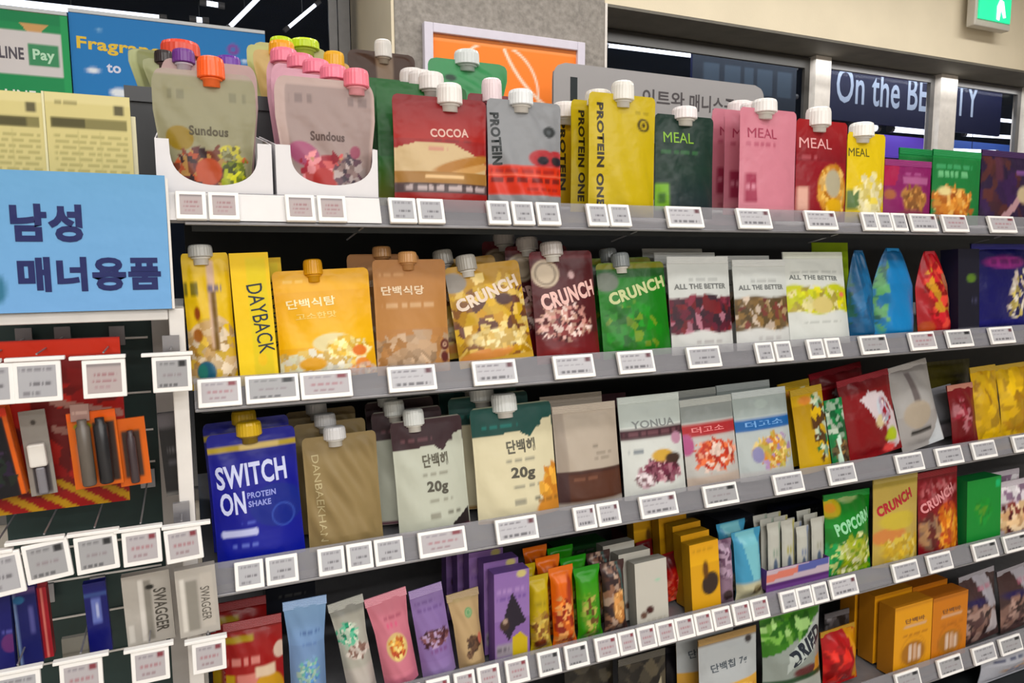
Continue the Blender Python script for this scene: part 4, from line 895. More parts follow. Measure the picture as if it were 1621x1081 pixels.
pack(2, 626, 742, 664, 'pouch', 'spout_pouch', 'protein pouch', 'white protein pouch with a maroon top and white cap, front of its row', 'maroon topped protein pouch', WT('#41222a', '#7a5058', '#b9bcae', WTX + [('p', [(0.72, 0.06), (1, 0.18), (1, 0.0), (0.7, 0.0)], '#2c2224'), ('b', 0, 0.03, '#6a2c48')]), T=0.042, lean=8, roll=1.8, y=0.026, cap=('#dce0de', 0.33, 36, 28), back='#8c8e80', mat=MATTE, rows=2, dx=-0.024, dy=0.048)
pack(2, 752, 884, 642, 'pouch', 'spout_pouch', 'protein pouch', 'cream protein pouch with a dark teal top and white cap, front of its row', 'teal topped protein pouch', WT('#07514a', '#1a8078', '#d0c8aa', WTX + [('s', 0.92, 0.22, 0.16, 0.22, ['#d89a44', '#e0a850', '#c8843a'], 14), ('e', 0.98, 0.05, 0.3, 0.12, '#cf8c40'), ('l', 0.7, 0.13, 1, 0.03, '#9a6a30'), ('b', 0, 0.03, '#b08a50')]), T=0.042, lean=8, roll=1.35, y=0.026, cap=('#dfe3e2', 0.42, 42, 30), back='#a09a80', mat=MATTE, rows=2, dx=-0.024, dy=0.048)
CB = [('f', '#b2a698'), ('r', 0, 0.36, 0.16, 1, '#a09488'), ('b', 0.06, 0.36, '#5e3524'), ('b', 0.33, 0.36, '#4a2820'), ('l', 0.2, 0.28, 0.6, 0.025, '#8a5c48'), ('r', 0, 0.06, 0.14, 0.36, '#4c3030'), ('l', 0.55, 0.58, 0.7, 0.025, '#857c70'), ('l', 0.55, 0.51, 0.85, 0.02, '#857c70'), ('l', 0.55, 0.46, 0.8, 0.02, '#857c70'), ('b', 0, 0.06, '#a09890')]
pack(2, 878, 986, 641, 'gusset', 'snack_bag', 'snack bag', 'beige paper snack bag with a brown lower band, front of its row', 'beige and brown bag', CB, T=0.046, lean=9, roll=0.45, y=0.026, back='#94897c', mat=MATTE, rows=1, dx=-0.03, dy=0.05, seal='#b8ac9e')
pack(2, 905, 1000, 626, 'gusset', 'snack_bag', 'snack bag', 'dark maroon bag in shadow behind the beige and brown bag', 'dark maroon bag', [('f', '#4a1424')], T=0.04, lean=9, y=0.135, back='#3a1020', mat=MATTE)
YN = [('f', '#c9ccc8'), ('b', 0.70, 1, '#b2bab6'), ('T', 'YONUA', 0.52, 0.72, 0.70, 0.075, '#787c7c', 0, 0.02), ('b', 0.58, 0.68, '#4a2630'), ('l', 0.05, 0.63, 0.95, 0.04, '#7a5058'), ('e', 0.88, 0.55, 0.1, 0.06, '#b88aa0'), ('l', 0.1, 0.46, 0.35, 0.04, '#6a7480'), ('s', 0.58, 0.26, 0.36, 0.12, ['#7a2c48', '#8a5060', '#5c2436', '#a06a78', '#c8a0a8'], 40), ('e', 0.60, 0.40, 0.18, 0.06, '#c8a04c'), ('e', 0.78, 0.36, 0.14, 0.05, '#4a342a'), ('s', 0.28, 0.18, 0.14, 0.08, ['#d8ccd0', '#b89aa4', '#8a6a70'], 12), ('b', 0, 0.1, '#c8cac6')]
pack(2, 986, 1086, 626, 'gusset', 'snack_bag', 'snack bag', 'white snack bag with a maroon band and a purple sweet-potato picture', 'maroon banded snack bag', YN, T=0.04, lean=9, roll=0.45, y=0.026, back='#b4b8b4', mat=MATTE, seal='#bcc4c0')
RW = [('f', '#b6b4b0'), ('b', 0.74, 1, '#8c9290'), ('b', 0.58, 0.72, '#b03438'), ('T', '더고소', 0.45, 0.65, 0.6, 0.07, '#d87a7c', 0, 0.02), ('s', 0.52, 0.36, 0.42, 0.18, ['#c84a34', '#d8704a', '#e09a80', '#b83c30', '#d8c0b4'], 44), ('e', 0.04, 0.5, 0.12, 0.12, '#b05a88'), ('b', 0, 0.14, '#b8a89c')]
pack(2, 1082, 1170, 630, 'gusset', 'snack_bag', 'snack bag', 'clear topped snack bag with a red band and orange crackers, front of its row', 'red banded snack bag', RW, T=0.038, lean=10, roll=1.35, y=0.026, back='#a09c98', seal='#a8aca8', rows=1, dx=-0.006, dy=0.045)
BW = [('f', '#b0b8b8'), ('b', 0.70, 1, '#9ca6a4'), ('b', 0.55, 0.68, '#2c66a8'), ('T', '더고소', 0.5, 0.62, 0.7, 0.07, '#6a9ad0', 0, 0.02), ('s', 0.60, 0.30, 0.34, 0.20, ['#c0984c', '#c8803c', '#b8aa5c', '#d8c080', '#a88ab0'], 40), ('e', 0.30, 0.28, 0.10, 0.09, '#8a88b0'), ('b', 0, 0.1, '#b8b8b8'), ('e', 0.5, 0.84, 0.12, 0.05, '#a8b4b0')]
pack(2, 1158, 1256, 618, 'gusset', 'snack_bag', 'snack bag', 'clear topped snack bag with a blue band and golden crackers, front of its row', 'blue banded snack bag', BW, T=0.038, lean=10, roll=1.35, y=0.026, back='#9aa4a4', seal='#b4bcbc', rows=1, dx=-0.010, dy=0.045)
YG = [('f', '#b89414'), ('g', 0, 0.8, '#c8a410', '#a8841c'), ('s', 0.8, 0.5, 0.3, 0.4, ['#2c7a48', '#b8c0a8', '#8aa890', '#c8a410', '#5a3a20'], 26), ('e', 0.4, 0.85, 0.2, 0.05, '#c88040')]
pack(2, 1254, 1312, 614, 'gusset', 'snack_bag', 'snack bag', 'yellow ochre snack bag turned side-on beside the blue banded bag', 'ochre snack bag', YG, T=0.03, lean=8, roll=5, y=0.024, back='#8a6a14', seal='#a88a1c', rows=1, dx=0.0, dy=0.04)
GNW = [('f', '#1c7a44'), ('s', 0.5, 0.7, 0.6, 0.3, ['#8aa08c', '#1c7a44', '#a8b4a4', '#145a34'], 20), ('s', 0.6, 0.22, 0.5, 0.22, ['#5c3a24', '#6a5a3c', '#3c2c20', '#8a6a40'], 20), ('p', [(0.2, 0), (0.35, 0.5), (0.5, 0.5), (0.4, 0)], '#c0d8c8')]
pack(2, 1306, 1342, 632, 'gusset', 'snack_bag', 'snack bag', 'green and white snack bag wedged between the ochre and red bags', 'green wedge bag', GNW, T=0.026, lean=8, roll=5.5, y=0.024, back='#14583a', mat=FOIL)
RDW = [('f', '#8a0c1c'), ('g', 0.8, 1, '#7a0c18', '#64101c'), ('p', [(0.30, 0.72), (0.5, 0.80), (0.80, 0.74), (0.98, 0.45), (0.98, 0.08), (0.80, 0.02), (0.70, 0.2), (0.52, 0.40)], '#c8bcc0'), ('e', 0.66, 0.55, 0.10, 0.14, '#b8c0c8'), ('e', 0.60, 0.42, 0.10, 0.08, '#c8b890'), ('s', 0.72, 0.52, 0.12, 0.16, ['#d8ccc8', '#b8a0b0', '#9a2030', '#a8b4c0'], 14), ('e', 0.82, 0.22, 0.14, 0.09, '#a8b83a'), ('e', 0.66, 0.28, 0.06, 0.09, '#8a0c1c'), ('e', 0.75, 0.06, 0.12, 0.05, '#d84a48')]
pack(2, 1336, 1424, 596, 'pillow', 'snack_bag', 'snack bag', 'dark red snack bag with a white splash, slumped to the left', 'red splash snack bag', RDW, T=0.04, lean=10, roll=7, y=0.024, back='#640a16', seal='#7a1420', rows=1, dx=-0.03, dy=0.06, wr=0.003)
GW = [('f', '#a09c9a'), ('g', 0.4, 1, '#a8a6a4', '#8a8684'), ('r', 0.36, 0.55, 0.5, 0.9, '#6c6464'), ('r', 0.2, 0.18, 0.7, 0.225, '#24201e'), ('e', 0.4, 0.4, 0.3, 0.16, '#a89c8c'), ('p', [(0.6, 0.0), (1, 0.35), (1, 0.0)], '#c0c4c8')]
pack(2, 1412, 1490, 578, 'pillow', 'snack_bag', 'snack bag', 'plain grey-white snack bag with a black dash, leaning left', 'grey-white leaning bag', GW, T=0.05, lean=12, roll=8, y=0.024, back='#8a8684', seal='#a8a4a2', wr=0.003)
pack(2, 1482, 1514, 612, 'pillow', 'snack_bag', 'snack bag', 'slim grey snack bag between the leaning bag and a dark red bag', 'slim grey bag', [('f', '#86868c'), ('r', 0, 0.28, 1, 0.33, '#2a2626'), ('b', 0, 0.26, '#a49ca4')], T=0.03, lean=8, roll=6, y=0.03, back='#707074', wr=0.002)
pack(2, 1506, 1548, 608, 'pillow', 'snack_bag', 'snack bag', 'small dark red snack bag left of the mustard bags', 'small dark red bag', [('f', '#7a101c'), ('s', 0.4, 0.5, 0.3, 0.3, ['#9a3040', '#7a101c', '#b07078'], 14)], T=0.03, lean=9, roll=1.8, y=0.026, back='#5a0c16', seal='#a87060', wr=0.002)
MU = [('f', '#c09a24'), ('s', 0.5, 0.5, 0.6, 0.6, ['#c8a028', '#b08a20', '#d0aa34', '#a87c20'], 30), ('e', 0.85, 0.55, 0.2, 0.2, '#c8a088'), ('l', 0.7, 0.68, 1, 0.04, '#a87090')]
pack(2, 1546, 1588, 580, 'pillow', 'snack_bag', 'snack bag', 'mustard yellow snack bag, left of two at the right end', 'left mustard bag', MU[:2], T=0.04, lean=9, roll=1.8, y=0.026, back='#8a6c1c', seal='#a88a2c', wr=0.003)
pack(2, 1588, 1650, 576, 'pillow', 'snack_bag', 'snack bag', 'mustard yellow snack bag with a pink patch, right of two at the right end', 'right mustard bag', MU, T=0.05, lean=9, roll=1.8, y=0.026, back='#8a6c1c', seal='#a88a2c', wr=0.003)
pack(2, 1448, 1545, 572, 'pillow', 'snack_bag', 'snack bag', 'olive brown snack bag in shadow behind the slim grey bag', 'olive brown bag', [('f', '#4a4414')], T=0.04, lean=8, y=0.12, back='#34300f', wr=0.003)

labels(2, 'royal blue pouch', [(371, 419), (421, 473)])
labels(2, 'olive beige pouch', [(503, 547), (549, 591), (593, 640)])
labels(2, 'maroon topped pouch', [(663, 738)], 'red')
labels(2, 'teal topped pouch', [(786, 851)], 'wide')
labels(2, 'beige and brown bag', [(909, 944), (946, 982)], 'wide')
labels(2, 'maroon banded bag', [(1014, 1072)], 'wide')
labels(2, 'red banded bag', [(1115, 1168)], 'dark')
labels(2, 'blue banded bag', [(1226, 1272)], 'plain')
labels(2, 'green wedge bag', [(1312, 1355)])
labels(2, 'red splash bag', [(1420, 1462)])
labels(2, 'grey-white leaning bag', [(1484, 1524)])
labels(2, 'small dark red bag', [(1541, 1577)])
labels(2, 'right mustard bag', [(1606, 1640)])
# ================================================================== FOURTH SHELF
CRB = [('f', '#a01414'), ('b', 0.9, 1, '#7a0c10'), ('r', 0.0, 0.80, 0.5, 0.86, '#a8902c'), ('l', 0.05, 0.62, 0.6, 0.07, '#d89088'), ('r', 0.18, 0.0, 0.55, 0.50, '#c87a70'), ('T', 'CR', 0.30, 0.33, 0.30, 0.12, '#b01828', -88, 0.04), ('e', 0.72, 0.28, 0.28, 0.2, '#c09018'), ('r', 0.5, 0.45, 0.85, 0.55, '#cfb8a0'), ('e', 0.95, 0.66, 0.12, 0.08, '#c8b0a0'), ('r', 0, 0, 0.15, 0.5, '#b89a24')]
pack(3, 356, 452, 985, 'gusset', 'snack_bag', 'snack bag', 'red and yellow snack bag beside the pegboard post on the fourth shelf', 'red and yellow bag', CRB, T=0.05, lean=4, roll=0, y=0.024, back='#7a0c10', seal='#8a1418', rows=1, dx=-0.02, dy=0.055)
LB = [('f', '#7490b8'), ('g', 0.6, 1, '#7896c0', '#7ea0c4'), ('l', 0.32, 0.70, 0.85, 0.03, '#48649a'), ('l', 0.36, 0.60, 0.75, 0.02, '#5c7ab0'), ('s', 0.5, 0.36, 0.30, 0.13, ['#6aa8a0', '#7a9ac0', '#5c8ac0', '#a0b8a8', '#8fb0a0'], 34), ('s', 0.52, 0.14, 0.32, 0.06, ['#b0a078', '#8a7a5c', '#c8b890'], 18)]
pack(3, 452, 524, 953, 'cone', 'snack_bag', 'snack bag', 'light blue snack bag with a wide flat crimped top', 'light blue bag', LB, T=0.05, lean=4, y=0.024, back='#5a74a0', seal='#86a4cc', mat=MATTE)
SB = [('f', '#a8a69c'), ('b', 0.85, 1, '#8a8a84'), ('s', 0.35, 0.64, 0.35, 0.13, ['#2c9a74', '#1c7a5c', '#6ab898', '#a8b8a8', '#c0c8b8'], 34), ('s', 0.6, 0.46, 0.4, 0.08, ['#8a6a60', '#b8a8a0', '#c8c0b8'], 16), ('b', 0, 0.3, '#b4ada6')]
pack(3, 528, 592, 952, 'cone', 'snack_bag', 'snack bag', 'pale grey snack bag with a green round picture and a pinched top', 'pale grey green-spotted bag', SB, T=0.045, lean=6, roll=8, y=0.026, back='#8a8880', seal='#a0a098')
PKB = [('f', '#c87888'), ('l', 0.3, 0.74, 0.8, 0.03, '#a04860'), ('l', 0.35, 0.66, 0.65, 0.05, '#d85a80'), ('e', 0.52, 0.42, 0.30, 0.15, '#cbb078'), ('s', 0.52, 0.42, 0.22, 0.12, ['#b84a2c', '#d89a4c', '#c8703a', '#e0c880'], 24), ('g', 0, 0.15, '#d07890', '#cc7c8c')]
pack(3, 588, 660, 942, 'cone', 'snack_bag', 'snack bag', 'pink snack bag with a flared crimped top and a yellow picture', 'pink flared bag', PKB, T=0.044, lean=7, roll=8, y=0.024, back='#a05a6c', seal='#d08494', mat=MATTE)
LIL = [('f', '#8a70a8'), ('l', 0.15, 0.76, 0.9, 0.025, '#6a4a8c'), ('l', 0.12, 0.84, 0.7, 0.02, '#6a4a8c'), ('s', 0.5, 0.44, 0.45, 0.10, ['#4a1c2c', '#6a3a40', '#8a5a60', '#a890b0'], 24), ('l', 0.3, 0.3, 0.8, 0.03, '#7a3a78'), ('g', 0, 0.2, '#9a84b8', '#8e74ac')]
pack(3, 655, 714, 931, 'gusset', 'snack_bag', 'snack bag', 'lilac snack bag with a chocolate picture between pink and beige bags', 'lilac bag', LIL, T=0.04, lean=6, roll=7, y=0.026, back='#6a548a', seal='#957cb0', mat=MATTE)
BG = [('f', '#b49a74'), ('b', 0.88, 1, '#a8946c'), ('e', 0.58, 0.72, 0.14, 0.065, '#6a9a6c'), ('o', 0.58, 0.72, 0.08, 0.02, '#a8b088'), ('s', 0.62, 0.33, 0.26, 0.11, ['#5c4030', '#6a4c38', '#4a3428'], 16), ('e', 0.88, 0.36, 0.09, 0.07, '#c8705c'), ('s', 0.38, 0.2, 0.14, 0.05, ['#5c4030', '#7a5c44'], 8)]
pack(3, 700, 769, 940, 'cone', 'snack_bag', 'snack bag', 'beige snack bag with a small green round mark and brown bites, front of its row', 'beige green-marked bag', BG, T=0.04, lean=7, roll=5, y=0.026, back='#8a7450', seal='#a8906a', mat=MATTE)
PB = [('f', '#8a68a8'), ('g', 0.5, 1, '#9474b0', '#8e6cac'), ('l', 0.08, 0.80, 0.9, 0.035, '#b090c4'), ('l', 0.08, 0.72, 0.9, 0.02, '#5c3a90'), ('p', [(0.18, 0.42), (0.5, 0.78), (0.92, 0.44), (0.6, 0.40), (0.4, 0.26)], '#2c2234'), ('e', 0.28, 0.44, 0.14, 0.06, '#4a342c'), ('e', 0.30, 0.48, 0.07, 0.03, '#a89080'), ('p', [(0.5, 0.05), (0.52, 0.30), (0.75, 0.34), (0.95, 0.26), (0.95, 0.06)], '#c0a812'), ('r', 0.04, 0.1, 0.5, 0.24, '#98909a'), ('e', 0.78, 0.96, 0.14, 0.04, '#c0b478'), ('l', 0.06, 0.18, 0.4, 0.03, '#3c3444')]
pack(3, 780, 836, 902, 'box', 'bar_carton', 'carton', 'purple chocolate bar carton with a dark wedge picture, front of its row', 'purple bar carton', PB, T=0.032, lean=1, y=0.026, back='#6a4c90', rows=4, dx=-0.011, dy=0.040, mat=MATTE)
def bar(xl, xr, yt, label, short, ops, back, rows=0, roll=1.35, lean=5, T=0.032, k=3, dx=-0.010, y=0.025, dy=0.036):
    pack(k, xl, xr, yt, 'bar', 'snack_bar', 'snack bar', label, short, ops, T=T, lean=lean, roll=roll, y=y, back=back, rows=rows, dx=dx, dy=dy, wr=0.0016)
bar(838, 874, 912, 'yellow granola bar in a shiny wrapper, front of its row', 'yellow granola bar', [('f', '#b8a010'), ('s', 0.5, 0.32, 0.5, 0.26, ['#b89a4a', '#a8843a', '#c8b060', '#8a5a2c'], 30), ('s', 0.4, 0.14, 0.3, 0.07, ['#6a2c18', '#7a3a20'], 6), ('l', 0.2, 0.66, 0.8, 0.05, '#8a7a14')], '#8a780c', 1)
bar(870, 913, 898, 'orange granola bar in a shiny wrapper, front of its row', 'orange granola bar', [('f', '#d8661a'), ('g', 0.6, 1, '#d8601a', '#e0741c'), ('s', 0.5, 0.34, 0.5, 0.34, ['#c8602c', '#b84020', '#d89a60', '#e08a48', '#982c18'], 36), ('e', 0.72, 0.72, 0.14, 0.18, '#a83c1c')], '#a04a14', 2)
bar(910, 955, 898, 'lime green granola bar in a shiny wrapper, front of its row', 'lime green granola bar', [('f', '#3c8c18'), ('g', 0.6, 1, '#4c9a20', '#2c8a14'), ('s', 0.45, 0.36, 0.32, 0.34, ['#6a9a34', '#8aa84a', '#a8a058', '#4c8a20', '#6a4a24'], 32)], '#2c6a10', 2)
bar(954, 994, 890, 'dark brown granola bar beside the lime green one', 'dark brown granola bar', [('f', '#4a3230'), ('s', 0.35, 0.5, 0.4, 0.5, ['#5c3c34', '#8a6450', '#3c2a2c', '#a89080'], 30), ('s', 0.6, 0.4, 0.26, 0.26, ['#c89058', '#b87a44', '#d8a870'], 14), ('p', [(0.62, 0.98), (0.72, 0.98), (0.98, 0.2), (0.9, 0.2)], '#3c5a58')], '#34201f', 1, roll=1.8)
WBX = [('f', '#bcb9b0'), ('e', 0.42, 0.28, 0.12, 0.055, '#4a1c18'), ('e', 0.22, 0.22, 0.10, 0.05, '#6a4c40'), ('e', 0.70, 0.70, 0.08, 0.02, '#9ac0a8'), ('l', 0.3, 0.12, 0.9, 0.02, '#9a9080')]
pack(3, 1003, 1054, 886, 'box', 'bar_carton', 'carton', 'white snack carton with one small dark bite printed low, front of its row', 'white bite carton', WBX, T=0.03, lean=5, roll=0.9, y=0.026, back='#8a8880', rows=2, dx=-0.016, dy=0.040)
pack(3, 1054, 1080, 876, 'pillow', 'snack_bag', 'snack bag', 'red snack bag half hidden beside the yellow bar carton', 'red half hidden bag', [('f', '#b01c1c'), ('s', 0.45, 0.3, 0.4, 0.3, ['#d84a34', '#e0705c', '#b82420', '#c83c2c'], 24), ('b', 0.7, 1, '#6a0c18')], T=0.034, lean=6, roll=6, y=0.08, back='#700c14', wr=0.002, rows=1, dx=-0.03, dy=0.06)
YBX = [('f', '#d09c0a'), ('g', 0.7, 1, '#dca80c', '#d09808'), ('e', 0.66, 0.42, 0.28, 0.16, '#3c2c24', -30), ('e', 0.52, 0.62, 0.1, 0.12, '#6a4410'), ('l', 0.1, 0.9, 0.8, 0.02, '#a87c10')]
pack(3, 1090, 1136, 857, 'box', 'bar_carton', 'carton', 'deep yellow bar carton with a dark chocolate oval, front of its row', 'deep yellow bar carton', YBX, T=0.03, lean=4, roll=2.25, y=0.026, back='#9a7208', rows=4, dx=-0.012, dy=0.038)
bar(1134, 1163, 855, 'mauve snack bar with dark bites, left of the pale blue bar', 'mauve snack bar', [('f', '#8a7084'), ('s', 0.4, 0.7, 0.5, 0.3, ['#8a7084', '#6a4a64', '#a890a4'], 16), ('e', 0.45, 0.2, 0.3, 0.08, '#3c2a2c'), ('l', 0.2, 0.5, 0.9, 0.03, '#b8a0b8')], '#5c4858', 0, roll=0.9)
bar(1160, 1210, 840, 'pale blue snack bar with a cream lower end', 'pale blue snack bar', [('f', '#4a94b8'), ('p', [(0.1, 1), (0.75, 1), (0.95, 0.3), (0.55, 0.3)], '#7ab8c4'), ('b', 0, 0.28, '#b8b498'), ('s', 0.7, 0.14, 0.2, 0.08, ['#8a8060', '#6a5a40'], 6)], '#34708a', 1, roll=2.25)
# stick packs in a small open carton
a, b = at(1214, 905, 0.026), at(1312, 905, 0.026)
zt_ = deck_z(3, 0.03) + 0.002; w_ = b.x - a.x; hh = at(1262, 893, 0.026).z - zt_
t = empty('stick_carton', ((a.x + b.x) / 2, 0.026, zt_), 'open purple and white carton holding upright white stick packs', 'carton')
fo = flat_art('front_panel', w_, hh, [('f', '#b8a8b4'), ('b', 0.0, 0.55, '#5c2c78'), ('b', 0.12, 0.42, '#7a4a98'), ('p', [(0, 0.62), (0.5, 0.72), (0.5, 0.95), (0, 0.85)], '#d07a6a'), ('p', [(0.5, 0.72), (1, 0.8), (1, 1.1), (0.5, 0.95)], '#5a62a8'), ('l', 0.1, 0.27, 0.7, 0.06, '#a080b8')], CARD, 0.002, '#5c2c78', nu=44)
obj('front_panel', fo, t)
sp = MB(); dp = 0.11
sp.box((-w_ / 2, 0.0021, 0.030), (-w_ / 2 + 0.002, dp, hh)).box((w_ / 2 - 0.002, 0.0021, 0.030), (w_ / 2, dp, hh)).box((-w_ / 2 + 0.0021, dp - 0.002, 0.030), (w_ / 2 - 0.0021, dp, hh * 1.05))
obj('side_panel', sp.mesh('side_panel', plastic('#4a2468', 0.55)), t)
for i, (px, yt, c2) in enumerate(((1224, 826, '#8a9a8c'), (1246, 822, '#a09a4a'), (1268, 832, '#6a7a9a'), (1293, 818, '#9a9a8a'))):
    pos = ['first', 'second', 'third', 'fourth'][i]
    ops = [('f', '#b4b4ac'), ('l', 0.3, 0.55, 0.8, 0.12, c2), ('e', 0.5, 0.35, 0.16, 0.12, '#5a6a80'), ('r', 0.85, 0, 1, 1, c2)]
    pack(3, px - 11, px + 11, yt, 'bar', 'stick_pack', 'stick pack', f'white stick pack in the purple carton, {pos} from the left', 'white stick pack', ops, T=0.012, lean=3, roll=0.9, y=0.036 + 0.004 * (i % 2), back='#9a9a94', wr=0.0005, rows=2, dx=-0.004, dy=0.018, zup=0.014,
         rlab=f'white stick pack in the purple carton, {pos} column', group='stick packs in the purple carton')
PC = [('f', '#1c7a2c'), ('g', 0.6, 1, '#1f8a34', '#0f6a1c'), ('e', 0.10, 0.84, 0.20, 0.12, '#b0a01c'), ('e', 0.10, 0.84, 0.10, 0.06, '#c88a20'), ('e', 0.48, 0.94, 0.22, 0.06, '#8aa068'), ('T', 'POPCORN', 0.54, 0.64, 0.80, 0.15, '#8ac89a', 14, 0.05), ('s', 0.55, 0.22, 0.48, 0.26, ['#c8cc98', '#a8b048', '#d8d8b0', '#98a834', '#b8c070', '#7a9a2c'], 60), ('s', 0.1, 0.2, 0.2, 0.2, ['#1c8a44', '#2c9a54', '#b8c880'], 14)]
pack(3, 1304, 1386, 782, 'pillow', 'snack_bag', 'snack bag', 'green popcorn bag with a yellow disc and white kernels', 'green popcorn bag', PC, T=0.05, lean=5, roll=-0.9, y=0.024, back='#105a1c', seal='#188030', wr=0.002)
CT = [('f', '#b8a058'), ('b', 0.88, 1, '#a89448'), ('T', 'CRUNCH', 0.45, 0.70, 0.80, 0.12, '#a82430', 17, 0.05), ('e', 0.30, 0.34, 0.34, 0.10, '#c8824c', 4), ('s', 0.6, 0.18, 0.5, 0.14, ['#c8b050', '#b8983c', '#d0bc70', '#c8a840'], 30), ('e', 0.5, 0.50, 0.4, 0.1, '#c0ac4c')]
pack(3, 1382, 1458, 754, 'gusset', 'crunch_pouch', 'snack bag', 'straw yellow crunch bag with slanted red lettering', 'straw yellow crunch bag', CT, T=0.04, lean=3, y=0.026, back='#8a7438', seal='#b09c54')
CRD = [('f', '#8a1c24'), ('g', 0.75, 1, '#9a1c28', '#6e0c18'), ('T', 'CRUNCH', 0.45, 0.66, 0.85, 0.12, '#d0888c', 20, 0.04), ('s', 0.5, 0.74, 0.5, 0.16, ['#a03c44', '#8a1c24', '#b8686c'], 24), ('s', 0.68, 0.28, 0.34, 0.28, ['#c86a24', '#d88a34', '#b84a20', '#e0a048'], 34), ('s', 0.2, 0.3, 0.22, 0.2, ['#8a6a58', '#a8805c', '#6a2c28'], 14)]
pack(3, 1458, 1522, 745, 'gusset', 'crunch_pouch', 'snack bag', 'crimson crunch bag with orange chips, left of the green carton', 'crimson crunch bag', CRD, T=0.04, lean=4, roll=0.9, y=0.026, back='#5c1018', seal='#8a2028')
pack(3, 1526, 1580, 757, 'box', 'snack_carton', 'carton', 'plain emerald green carton with a faint gold diamond', 'emerald carton', [('f', '#068a3a'), ('s', 0.5, 0.5, 0.25, 0.2, ['#208a34', '#0c903c', '#4c9034'], 14), ('e', 0.5, 0.52, 0.07, 0.05, '#5a9030'), ('r', 0.84, 0.84, 0.97, 0.95, '#20b070')], T=0.05, lean=3, y=0.028, back='#04682c')
WM = [('f', '#b0a4ac'), ('s', 0.5, 0.75, 0.6, 0.28, ['#c8c0c8', '#8a7088', '#b8a8b4', '#d0ccd0'], 26), ('s', 0.5, 0.3, 0.6, 0.3, ['#c8a078', '#8a3c34', '#5c1c24', '#d8b890', '#e0c8a8'], 34)]
pack(3, 1582, 1650, 760, 'gusset', 'snack_bag', 'snack bag', 'white fruit snack bag right of the emerald carton', 'white fruit snack bag', WM, T=0.04, lean=4, y=0.026, back='#8a8088', seal='#b8b0b8', rows=1, dx=-0.01, dy=0.05)
# shadowed packs at the back of the fourth shelf
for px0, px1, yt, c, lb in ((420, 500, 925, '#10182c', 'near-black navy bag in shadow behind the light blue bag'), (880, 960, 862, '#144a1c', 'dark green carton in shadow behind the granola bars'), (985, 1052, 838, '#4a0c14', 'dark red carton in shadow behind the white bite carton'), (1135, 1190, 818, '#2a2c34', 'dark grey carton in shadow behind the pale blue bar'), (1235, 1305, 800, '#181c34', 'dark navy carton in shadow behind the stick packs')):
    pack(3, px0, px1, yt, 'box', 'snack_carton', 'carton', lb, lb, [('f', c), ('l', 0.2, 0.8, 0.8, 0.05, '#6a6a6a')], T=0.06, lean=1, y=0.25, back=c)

labels(3, 'pale grey green-spotted bag', [(580, 622)], 'red')
labels(3, 'pink flared bag', [(632, 668)], 'red')
labels(3, 'lilac bag', [(676, 714)], 'red')
labels(3, 'beige green-marked bag', [(720, 753), (757, 792)], 'red')
labels(3, 'purple bar carton', [(801, 838)], 'red')
labels(3, 'yellow granola bar', [(852, 888)], 'dark')
labels(3, 'orange granola bar', [(895, 932)], 'dark')
labels(3, 'lime green granola bar', [(943, 979)], 'red')
labels(3, 'white bite and yellow cartons', [(980, 1008), (1010, 1039), (1040, 1069), (1070, 1099), (1100, 1128), (1129, 1158)], 'red')
labels(3, 'pale blue snack bar', [(1161, 1188), (1190, 1217)], 'red')
labels(3, 'purple stick carton', [(1237, 1261), (1262, 1286), (1287, 1311)])
labels(3, 'green popcorn bag', [(1316, 1357)], 'wide')
labels(3, 'straw yellow crunch bag', [(1415, 1454)], 'plain')
labels(3, 'crimson crunch bag', [(1470, 1507)], 'plain')
labels(3, 'emerald carton', [(1542, 1579)], 'dark')
labels(3, 'white fruit snack bag', [(1591, 1626)], 'dark')

# ================================================================== LOWEST SHELF
T7 = [('f', '#aeb2b4'), ('b', 0.92, 1, '#7a5a2c'), ('T', '단백칩 7g', 0.48, 0.68, 0.62, 0.10, '#4c545c', 3, 0.02), ('e', 0.86, 0.88, 0.06, 0.04, '#3c3434'), ('g', 0, 0.48, '#c88a34', '#cfa04c'), ('s', 0.6, 0.25, 0.4, 0.2, ['#d8a850', '#c88434', '#e0b868'], 24)]
pack(4, 1112, 1206, 1006, 'gusset', 'snack_bag', 'snack bag', 'white and amber chip bag on the lowest visible shelf', 'white and amber chip bag', T7, T=0.05, lean=4, y=0.026, back='#8a6a34', seal='#9a7a44', rows=1, dx=-0.02, dy=0.06)
DR = [('f', '#8e9690'), ('p', [(0, 0.55), (0, 1), (1, 1), (1, 0.88), (0.3, 0.62)], '#3c7a24'), ('s', 0.4, 0.8, 0.5, 0.14, ['#4c8a2c', '#7ab054', '#2c6a1c', '#a0c880'], 20), ('p', [(0.3, 0.36), (0.98, 0.62), (0.98, 0.86), (0.35, 0.56)], '#b0b8b4'), ('T', 'DRIED', 0.68, 0.60, 0.66, 0.17, '#1c2430', 24, 0.06), ('e', 0.66, 0.34, 0.22, 0.06, '#6a2c2c'), ('p', [(0.8, 0.2), (0.85, 0.45), (1, 0.45), (1, 0.2)], '#c08a3c'), ('b', 0.24, 0.30, '#1f4a24'), ('b', 0, 0.24, '#a8aca4')]
pack(4, 1212, 1310, 966, 'pillow', 'snack_bag', 'snack bag', 'green and grey snack bag with bold dark slanted lettering', 'green and grey bag', DR, T=0.06, lean=5, y=0.024, back='#2c5a20', seal='#4a8a34', wr=0.002)
